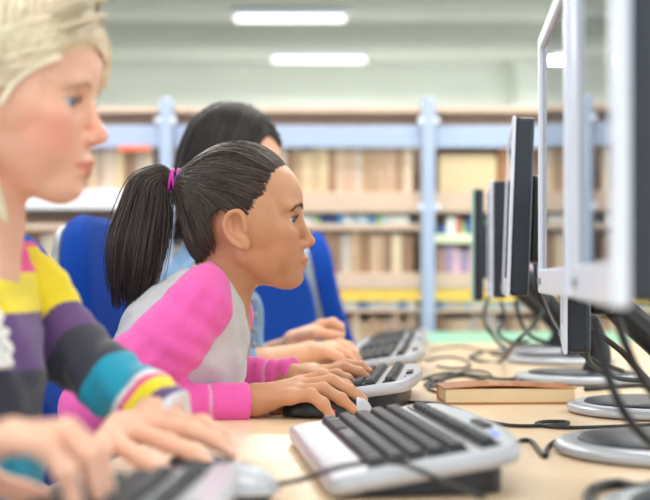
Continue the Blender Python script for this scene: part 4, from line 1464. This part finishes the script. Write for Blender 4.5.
# ------------------------------------------------------------------ chairs
def make_chair(loc, rz, label, tilt=14, top=0.98, wid=0.43, bh=0.40, seat=True):
    """swivel chair facing local +x; origin on the floor under the backrest's lower edge"""
    root = empty('office_chair', loc, math.radians(rz), label, 'chair', 'blue swivel chairs')
    R = Matrix.Rotation(-math.radians(tilt), 4, 'Y')
    zc = top - bh / 2
    def backshape(off, scale, th):
        bm = bmesh.new(); nU, nV = 28, 9
        rings = []
        n = 44
        prof = [(0.0, 0.0), (-0.35, 0.80), (-0.5, 0.94), (-0.35, 1.0), (0.0, 1.03), (0.35, 1.0), (0.5, 0.94), (0.35, 0.80), (0.0, 0.0)]
        prof = [(-0.5, 0.0), (-0.5, 0.55), (-0.46, 0.88), (-0.30, 0.985), (0.0, 1.02), (0.30, 0.985), (0.46, 0.88), (0.5, 0.55), (0.5, 0.0)]
        for t, s in prof:
            if s == 0:
                rings.append([bm.verts.new((off + t * th, 0, 0))]); continue
            ring = []
            for i in range(n):
                a = 2 * math.pi * i / n
                ca, sa = math.cos(a), math.sin(a)
                e = 2 / 3.4
                y = math.copysign(abs(ca) ** e, ca) * wid / 2 * s * scale * (1.0 - 0.10 * max(0, sa))
                z = math.copysign(abs(sa) ** e, sa) * bh / 2 * s * scale
                x = off + t * th + 0.10 * (y / wid) ** 2 * 1.2 - 0.02 * math.cos(z / bh * 4)
                ring.append(bm.verts.new((x, y, z)))
            rings.append(ring)
        for a, b in zip(rings, rings[1:]):
            for i in range(n):
                j = (i + 1) % n
                if len(a) == 1: bm.faces.new((a[0], b[j], b[i]))
                elif len(b) == 1: bm.faces.new((a[i], a[j], b[0]))
                else: bm.faces.new((a[i], a[j], b[j], b[i]))
        bmesh.ops.transform(bm, verts=bm.verts, matrix=Matrix.Translation((0, 0, zc)) @ R)
        return bm
    obj_bm('backrest', backshape(0.0, 1.0, 0.07), M['blue'], root, True)
    obj_bm('back_shell', backshape(-0.035, 0.94, 0.03), M['steel'], root, True)
    bm = bmesh.new()
    box(bm, (0.235, 0, 0.44), (0.44, 0.45, 0.075), 0.03, seg=4)
    obj_bm('seat', bm, M['blue'], root, True)
    P = catmull([(0.20, 0, 0.385), (-0.02, 0, 0.39), (-0.095, 0, 0.47), (-0.115, 0, 0.62), (-0.105 - 0.04, 0, zc)], 8)
    V, Q = tubes(P[None], np.full((1, len(P)), 0.020), 10)
    obj_np('back_support', V, Q, M['steel'], root)
    bm = bmesh.new(); lathe(bm, [(0, 0.10), (0.028, 0.10), (0.028, 0.25), (0.020, 0.25), (0.020, 0.40), (0, 0.40)], 20, (0.235, 0, 0))
    obj_bm('gas_column', bm, M['black'], root, True)
    for i in range(5):
        a = 2 * math.pi * i / 5 + 0.3
        d = Vector((math.cos(a), math.sin(a), 0))
        c = Vector((0.235, 0, 0))
        P = np.array([list(c + d * 0.02 + Vector((0, 0, 0.115))), list(c + d * 0.15 + Vector((0, 0, 0.095))), list(c + d * 0.28 + Vector((0, 0, 0.075)))])
        P = catmull(P, 5); V, Q = tubes(P[None], np.linspace(0.024, 0.014, len(P))[None], 8)
        obj_np('base_leg', V, Q, M['black'], root)
        bm = bmesh.new(); lathe(bm, [(0, -0.018), (0.024, -0.018), (0.027, -0.012), (0.027, 0.012), (0.024, 0.018), (0, 0.018)], 18)
        bmesh.ops.rotate(bm, verts=bm.verts, cent=(0, 0, 0), matrix=Matrix.Rotation(math.pi / 2, 3, 'X'))
        bmesh.ops.translate(bm, verts=bm.verts, vec=c + d * 0.28 + Vector((0, 0, 0.0275)))
        obj_bm('caster', bm, M['black'], root, True)
    return root


CH = []
CH.append(make_chair((-0.430, 1.85, 0), 0, 'blue chair behind the ponytail person, its back leaning at the blonde person\'s shoulder', tilt=20, top=0.985))
CH.append(make_chair((-0.448, 2.53, 0), -5, 'blue chair with a rounded back seen between the blonde person and the ponytail', tilt=12, top=1.035))
CH.append(make_chair((-0.165, 3.15, 0), -40, 'blue chair directly under the ponytail person\'s chin, empty', tilt=8, top=0.965, wid=0.40, bh=0.42))
CH.append(make_chair((0.015, 3.66, 0), -1, 'farthest blue chair, empty, its tall back right of the ponytail person\'s face', tilt=15, top=1.045, wid=0.40, bh=0.44))

# ------------------------------------------------------------------ table
def prism(name, poly, z0, z1, m, parent=None):
    bm = bmesh.new()
    lo = [bm.verts.new((x, y, z0)) for x, y in poly]; hi = [bm.verts.new((x, y, z1)) for x, y in poly]
    bm.faces.new(lo[::-1]); bm.faces.new(hi)
    for i in range(len(poly)):
        j = (i + 1) % len(poly)
        bm.faces.new((lo[i], lo[j], hi[j], hi[i]))
    return obj_bm(name, bm, m, parent)


def tx(t, y): return t + 0.1 * y          # the table runs a little askew to the camera


ty0, ty1 = 0.30, 3.62
t0, t1 = -0.350, 0.95
tb = empty('long_table', (0, 0, 0), 0, 'long pale maple table carrying the keyboards and monitors', 'table')
prism('tabletop', [(tx(t0, ty0), ty0), (tx(t1, ty0), ty0), (tx(t1, ty1), ty1), (tx(t0, ty1), ty1)], TZ - 0.028, TZ, M['wood'], tb)
e = 0.0015
prism('edge_band', [(tx(t0, ty0) - 0.002, ty0), (tx(t0, ty0) - e * 0, ty0), (tx(t0, ty1), ty1), (tx(t0, ty1) - 0.002, ty1)], TZ - 0.0275, TZ - 0.0008, M['edge'], tb)
for (t, y) in ((t0 + 0.38, ty0 + 0.06), (t1 - 0.05, ty0 + 0.06), (t0 + 0.38, ty1 - 0.06), (t1 - 0.05, ty1 - 0.06)):
    boxo('leg', (tx(t, y), y, (TZ - 0.028) / 2), (0.05, 0.05, TZ - 0.030), M['steel'], tb, 0.004)
mt = empty('end_table', (0, 0, 0), 0, 'mint green topped table beyond the far end of the maple table', 'table')
prism('tabletop', [(0.302, 3.635), (1.45, 3.635), (1.45, 4.36), (0.302, 4.36)], TZ - 0.025, TZ + 0.002, M['greentop'], mt)
for x in (0.36, 1.40):
    for y in (3.69, 4.30):
        boxo('leg', (x, y, (TZ - 0.025) / 2), (0.045, 0.045, TZ - 0.027), M['steel'], mt, 0.004)

# ------------------------------------------------------------------ bookcases
BD = 4.5                       # distance of the shelf fronts
def zpx(y): return CAMZ + (278 - y) / F * BD
def xpx(x): return (x - 325) / F * BD


posts = [-94, 167, 428, 689, 950]
bays = [(posts[i], posts[i + 1]) for i in range(4)]
bc_lab = ['blue posted library bookcase bay at far left behind the blonde person, with a white shelf', 'blue posted library bookcase bay in the middle, above the dark heads',
          'blue posted library bookcase bay right of the middle post, holding a box file', 'blue posted library bookcase bay at far right behind the monitors']
BDEP = 0.30
bookcases = []
def bprism(x0, x1, y0, y1, z0, z1): return ((x0 + x1) / 2, (y0 + y1) / 2, (z0 + z1) / 2), (x1 - x0, y1 - y0, z1 - z0)


def part(name, x0, x1, y0, y1, z0, z1, m, parent, bev=0.0):
    c, s = bprism(x0, x1, y0, y1, z0, z1)
    o = boxo(name, (c[0] - parent.location.x, c[1] - parent.location.y, c[2] - parent.location.z), s, m, parent, bev)
    return o


g = 0.026
for bi, (pa, pb) in enumerate(bays):
    xa, xb = xpx(pa), xpx(pb)
    r = empty('bookcase', ((xa + xb) / 2, BD + BDEP / 2, 0), 0, bc_lab[bi], 'bookcase', 'bookcase bays of one run')
    bookcases.append(r)
    for px in ([pa, pb] if bi == 0 else [pb]):
        x = xpx(px)
        bm = bmesh.new()
        box(bm, (x - r.location.x, -BDEP / 2 - 0.012, zpx(104) / 2), (0.046, 0.05, zpx(104)), 0.006)
        o = obj_bm('post', bm, M['bluerail'], r)
        bm = bmesh.new(); lathe(bm, [(0, 0), (0.024, 0), (0.026, 0.008), (0.018, 0.018), (0, 0.022)], 20, (x - r.location.x, -BDEP / 2 - 0.012, zpx(104)))
        obj_bm('post_cap', bm, M['bluerail'], o, True)
        for zz in (zpx(122), zpx(208)):
            for s in (-1, 1):
                bm = bmesh.new(); lathe(bm, [(0, 0), (0.012, 0), (0.012, 0.006), (0, 0.008)], 12)
                bmesh.ops.rotate(bm, verts=bm.verts, cent=(0, 0, 0), matrix=Matrix.Rotation(math.pi / 2, 3, 'X'))
                bmesh.ops.translate(bm, verts=bm.verts, vec=(x - r.location.x + s * 0.029, -BDEP / 2 - 0.03, zz))
                obj_bm('bracket_bolt', bm, M['white'], o, True)
    y0, y1 = BD, BD + BDEP
    part('top_board', xa + g, xb - g, y0 - 0.02, y1, zpx(113.5), zpx(107.5), M['shelf'], r, 0.003)
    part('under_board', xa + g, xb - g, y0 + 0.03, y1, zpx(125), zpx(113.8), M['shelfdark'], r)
    part('rail', xa + g, xb - g, y0 - 0.012, y0 + 0.012, zpx(148), zpx(125.5), M['bluerail'], r, 0.003)
    left = bi == 0
    part('shelf', xa + g, xb - g, y0 - 0.005, y1, zpx(209 if left else 212.5), zpx(189.5 if left else 192.5), M['shelfwhite'] if left else M['shelf'], r, 0.003)
    part('thin_shelf', xa + g, xb - g, y0, y1, zpx(230 if bi != 2 else 243), zpx(224 if bi != 2 else 234), M['shelf'] if bi != 2 else M['cream'], r, 0.002)
    part('shelf', xa + g, xb - g, y0 - 0.005, y1, zpx(289), zpx(273), M['shelf'], r, 0.003)
    part('yellow_strip', xa + g, xb - g, y0 - 0.002, y0 + 0.01, zpx(301), zpx(289.5), M['yellow'], r)
    part('shelf', xa + g, xb - g, y0, y1, zpx(310.5 + 2), zpx(308.5), M['shelf'], r, 0.002)
    part('shelf', xa + g, xb - g, y0 - 0.005, y1, zpx(372), zpx(358), M['shelf'], r, 0.003)
    part('shelf', xa + g, xb - g, y0 - 0.005, y1, zpx(450), zpx(436), M['shelf'], r, 0.003)
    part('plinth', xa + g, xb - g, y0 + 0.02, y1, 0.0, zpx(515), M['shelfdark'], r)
    part('back_panel', xa + 0.001, xb - 0.001, y1, y1 + 0.012, zpx(515), zpx(108), M['shelf'], r)

# books: one mesh each, block of pages with a cover around it
bookmats = {}
def bmat(c):
    if c not in bookmats:
        bookmats[c] = mat('book_cover', c, 0.55, noise=0.08, nscale=30)
    return bookmats[c]


TAN = [(206, 178, 150), (190, 156, 126), (222, 198, 170), (186, 150, 120), (206, 172, 146), (214, 188, 152), (170, 132, 104), (212, 190, 172), (198, 186, 178), (150, 118, 96), (230, 206, 178), (196, 162, 130)]
PAS = [(150, 190, 224), (238, 196, 206), (196, 220, 236), (170, 150, 190), (206, 176, 190), (120, 150, 190), (236, 222, 206), (180, 140, 130), (150, 180, 176), (210, 200, 226)]
MIX = [(90, 150, 200), (236, 236, 240), (70, 150, 110), (240, 240, 236), (60, 90, 150), (200, 220, 232), (220, 120, 100), (240, 238, 226), (40, 60, 70), (160, 200, 130)]
meshes = {}
def book_mesh(w, h, d, c):
    key = (round(w, 3), round(h, 3), c)
    if key in meshes: return meshes[key]
    bm = bmesh.new()
    t = 0.002
    box(bm, (0, t / 2 - 0.0, h / 2), (w, t * 2, h), 0.0008)              # spine
    for s in (-1, 1):
        box(bm, (s * (w / 2 - t / 2), d / 2, h / 2), (t, d, h))
    box(bm, (0, d / 2 + t, h / 2), (w - 2 * t, d - 4 * t, h - 0.008))
    me = bpy.data.meshes.new('book'); bmesh.ops.recalc_face_normals(bm, faces=bm.faces[:]); bm.to_mesh(me); bm.free()
    me.materials.append(bmat(c)); me.materials.append(M['paper'])
    for p in me.polygons[-6:]: p.material_index = 1
    meshes[key] = me
    return me


ROW = ['top', 'second', 'third', 'bottom']
def book_row(bi, z0, zmax, pal, rowname, group, hmin=0.12, wlo=0.022, whi=0.040, depth=0.17, x_from=None, x_to=None, lean=0.0):
    xa, xb = xpx(bays[bi][0]) + 0.035, xpx(bays[bi][1]) - 0.035
    if x_from is not None: xa = xpx(x_from)
    if x_to is not None: xb = xpx(x_to)
    x = xa; k = 0
    rr = random.Random(bi * 17 + int(z0 * 100))
    while True:
        w = round(rr.uniform(wlo, whi) / 0.004) * 0.004
        if x + w > xb: break
        h = min(round(rr.uniform(hmin, zmax - z0 - 0.006) / 0.01) * 0.01, zmax - z0 - 0.004)
        c = rr.choice(pal)
        o = bpy.data.objects.new('book', book_mesh(w, h, depth, c))
        o.location = (x + w / 2, BD + 0.012 + rr.uniform(0, 0.02), z0 + 0.0005)
        COL.objects.link(o)
        tag(o, rowname, 'book', group)
        x += w + 0.0012
        k += 1


bay_n = ['far left', 'middle', 'right of the middle post', 'far right']
for bi in range(4):
    left = bi == 0
    z1 = zpx(189.5 if left else 192.5)
    pl = 'the %s bookcase bay' % bay_n[bi] if bi != 2 else 'the bay with the box'
    xf = {0: 40, 3: None}.get(bi)
    if bi != 2:
        book_row(bi, z1, zpx(126), TAN, 'blurred tan or brown book on the top shelf of ' + pl, 'tan books, top shelf, ' + pl, 0.15, x_from=xf)
    zt_ = zpx(224 if bi != 2 else 234)
    if bi in (1, 2): book_row(bi, zt_, zpx(212.5), MIX, 'small bright booklet on the thin shelf of ' + pl, 'booklets, thin shelf, ' + pl, 0.03, 0.016, 0.036, 0.12)
    zl = zpx(273)
    if bi == 2:
        book_row(bi, zl, zpx(243), PAS, 'pastel coloured book on the middle shelf of ' + pl, 'pastel books, middle shelf, ' + pl, 0.08)
    else:
        book_row(bi, zl, zpx(230), TAN, 'blurred tan or brown book on the middle shelf of ' + pl, 'tan books, middle shelf, ' + pl, 0.135, x_from=xf)
    if bi in (1, 2):
        book_row(bi, zpx(308.5), zpx(301) + 0.024, [MIX[1], MIX[5], MIX[0], MIX[7], (170, 196, 220)], 'low pale blue or white booklet under the yellow strip of ' + pl, 'pale booklets under the yellow strip, ' + pl, 0.03, 0.024, 0.044, 0.10)
        book_row(bi, zpx(358), zpx(312.5), TAN, 'tan book below the yellow strip of ' + pl, 'tan books, low shelf, ' + pl, 0.13)

# box file and a wooden end board in the right bay
o = boxo('box_file', (xpx(468), BD + 0.12, (zpx(192.5) + zpx(154)) / 2), (xpx(497) - xpx(439), 0.22, zpx(154) - zpx(192.5) - 0.001), M['card'], None, 0.004)
tag(o, 'wide beige box on the top shelf right of the middle post', 'box')
b2 = boxo('label_holder', (0, -0.112, 0.00), (0.09, 0.003, 0.035), M['cream'], o)
o = boxo('book_end', (xpx(506.5), BD + 0.12, (zpx(192.5) + zpx(147)) / 2), (0.055, 0.22, zpx(147) - zpx(192.5) - 0.001), M['tan'], None, 0.003)
tag(o, 'upright reddish brown wooden block beside the beige box on the top shelf', 'book end')
o = boxo('sign_card', (xpx(135), BD - 0.016, zpx(149)), (0.115, 0.003, 0.018), mat('orange_card', (244, 120, 78), 0.6), None)
tag(o, 'small orange sign card on the shelf rail beside the blonde person\'s lips', 'sign')

# ------------------------------------------------------------------ the room
X0, X1, Y0, Y1, ZC = -5.0, 5.0, -3.0, 12.2, 3.02
def struct(name, x0, x1, y0, y1, z0, z1, m):
    c, s = bprism(x0, x1, y0, y1, z0, z1)
    o = boxo(name, c, s, m)
    return tag(o, kind='structure')


struct('floor', X0, X1, Y0, Y1, -0.1, 0.0, M['floor'])
struct('ceiling', X0 - 0.1, X1 + 0.1, Y0 - 0.1, Y1 + 0.1, ZC, ZC + 0.1, M['ceil'])
struct('wall_back', X0, X1, Y1, Y1 + 0.1, 0, ZC, M['wall'])


def window_wall(name, along, fixed, lo, hi, spans, sill, head):
    bm = bmesh.new()
    def seg(a, b, z0, z1):
        if along == 'y': box(bm, (fixed + 0.05, (a + b) / 2, (z0 + z1) / 2), (0.1, b - a, z1 - z0))
        else: box(bm, ((a + b) / 2, fixed - 0.05, (z0 + z1) / 2), (b - a, 0.1, z1 - z0))
    seg(lo, hi, 0, sill); seg(lo, hi, head, ZC)
    cur = lo
    for a, b in spans:
        seg(cur, a, sill, head); cur = b
    seg(cur, hi, sill, head)
    tag(obj_bm(name, bm, M['wall']), kind='structure')


wr_spans = [(-2.4, 0.4), (0.8, 3.6), (4.0, 6.8), (7.2, 10.0)]
wl_spans = [(-2.4, 0.4), (0.8, 3.2)]  # unseen left windows, added to brighten the bezels and the sitters' backs
wb_spans = [(-4.4, -1.6), (-1.2, 1.6), (2.0, 4.6)]
window_wall('wall_right', 'y', X1, Y0, Y1, wr_spans, 0.85, 2.75)
window_wall('wall_left', 'y', X0 - 0.1, Y0, Y1, wl_spans, 0.85, 2.75)
window_wall('wall_rear', 'x', Y0, X0, X1, wb_spans, 0.85, 2.75)
wn = 0
for spans, al, wx in ((wr_spans, 'y', X1), (wl_spans, 'y', X0 - 0.1), (wb_spans, 'x', 0)):
    for a, b in spans:
        wn += 1
        bm = bmesh.new()
        m_ = (a + b) / 2
        for q in (a + 0.03, m_, b - 0.03):
            if al == 'y': box(bm, (wx + 0.05, q, 1.8), (0.06, 0.06, 1.9))
            else: box(bm, (q, Y0 - 0.05, 1.8), (0.06, 0.06, 1.9))
        for z in (0.88, 2.72):
            if al == 'y': box(bm, (wx + 0.05, m_, z), (0.055, b - a, 0.06))
            else: box(bm, (m_, Y0 - 0.05, z), (b - a, 0.055, 0.06))
        tag(obj_bm('window_%d' % wn, bm, M['frame']), kind='structure')
        # daylight enters here
        l = bpy.data.lights.new('window_daylight', 'AREA'); l.shape = 'RECTANGLE'; l.size = b - a - 0.1; l.size_y = 1.8
        l.cycles.is_portal = True
        lo = bpy.data.objects.new('window_daylight', l); COL.objects.link(lo)
        if al == 'y':
            lo.location = (X1 + 0.02, m_, 1.8) if wx > 0 else (X0 - 0.02, m_, 1.8); lo.rotation_euler = (0, math.radians(90 if wx > 0 else -90), 0)
            l.size, l.size_y = 1.8, b - a - 0.1
        else:
            lo.location = (m_, Y0 - 0.02, 1.8); lo.rotation_euler = (math.radians(90), 0, 0)
for i, (y, h, dz) in enumerate(((6.2, 0.16, 0), (7.6, 0.16, 0), (9.0, 0.18, 0), (10.4, 0.18, 0))):
    struct('trim_%d' % (i + 1), X0, X1, y - 0.15, y + 0.15, ZC - h, ZC - 0.0, M['beam'])
struct('trim_5', 1.85, 2.25, 12.0, 12.2, 0, ZC, M['wall'])


# ceiling lamps
def lamp(x, y, z, L, label, watts):
    r = empty('ceiling_lamp', (x, y, z), 0, label, 'lamp', 'long fluorescent ceiling lamps')
    bm = bmesh.new(); box(bm, (0, 0, 0.035), (L, 0.12, 0.035), 0.01)
    obj_bm('housing', bm, M['white'], r)
    bm = bmesh.new(); box(bm, (0, 0, 0.0), (L - 0.03, 0.09, 0.03), 0.012)
    obj_bm('diffuser', bm, M['lamp'], r)
    for s in (-1, 1):
        bm = bmesh.new(); lathe(bm, [(0, 0.06), (0.006, 0.06), (0.006, ZC - z), (0, ZC - z)], 8, (s * L * 0.3, 0, 0))
        obj_bm('hanger_rod', bm, M['white'], r)
    l = bpy.data.lights.new('lamp_light', 'AREA'); l.shape = 'RECTANGLE'; l.size = L; l.size_y = 0.16; l.energy = watts; l.color = (1.0, 0.985, 0.95)
    lo = bpy.data.objects.new('lamp_light', l); COL.objects.link(lo); lo.parent = r; lo.location = (0, 0, -0.03)


LZ = 2.775
dd = lambda y: F * (LZ - CAMZ) / (278 - y)
for (px, py, lab) in ((290, 19, 'long ceiling lamp nearest the top edge of the photo, above the dark heads'), (319, 60, 'long ceiling lamp low over the far wall, further back than the one above it'),
                      (600, 20, 'ceiling lamp over the monitors at the right, upper of two'), (595, 61, 'ceiling lamp over the monitors at the right, lower of two')):
    d = dd(py)
    lamp((px - 325) / F * d, d, LZ, 0.82 if px < 400 else 0.6, lab, LW_FAR if px < 400 else LW_FAR * 0.4)
ADDED_BACKL = ((-1.2, 4.0, 'added ceiling lamp out of view, in front of the far left bookcase'), (1.0, 3.9, 'added ceiling lamp out of view, in front of the right bookcases'), (-1.0, 6.6, 'added ceiling lamp out of view, behind the left bookcases'), (1.4, 6.6, 'added ceiling lamp out of view, behind the right bookcases'))  # unseen lamps, added to brighten the bookcases
for (x, y, lab) in ((-1.6, 1.2, 'added ceiling lamp out of view, left of the blonde person'), (0.3, 0.6, 'added ceiling lamp out of view, above the nearest keyboard'), (-1.6, 3.2, 'added ceiling lamp out of view, left of the bookcase aisle'), (0.5, 2.8, 'added ceiling lamp out of view, above the far keyboards'), (2.4, 1.8, 'added ceiling lamp out of view, right of the monitors')) + ADDED_BACKL:  # lamps out of frame, put in to light the table area
    lamp(x, y, LZ, 1.4, lab, LW_NEAR if y < 3.5 else LW_BACK)

# ------------------------------------------------------------------ light, camera
w = bpy.data.worlds.new('daylight'); SC.world = w; w.use_nodes = True
bg = w.node_tree.nodes['Background']
bg.inputs[0].default_value = (0.93, 0.97, 1.0, 1); bg.inputs[1].default_value = SKY
cam = bpy.data.cameras.new('camera'); co = bpy.data.objects.new('camera', cam); COL.objects.link(co)
co.location = (0, 0, CAMZ); co.rotation_euler = (math.pi / 2, 0, 0)
cam.sensor_width = 36; cam.lens = F * 36 / 650; cam.shift_y = 28 / 650
cam.clip_start = 0.05; cam.clip_end = 60
cam.dof.use_dof = True; cam.dof.focus_distance = 1.68; cam.dof.aperture_fstop = 3.5
SC.camera = co
SC.view_settings.view_transform = 'Standard'; SC.view_settings.look = 'None'
SC.view_settings.gamma = 1.0; SC.view_settings.exposure = EXPO
SC.cycles.use_denoising = True
SC.cycles.max_bounces = 8
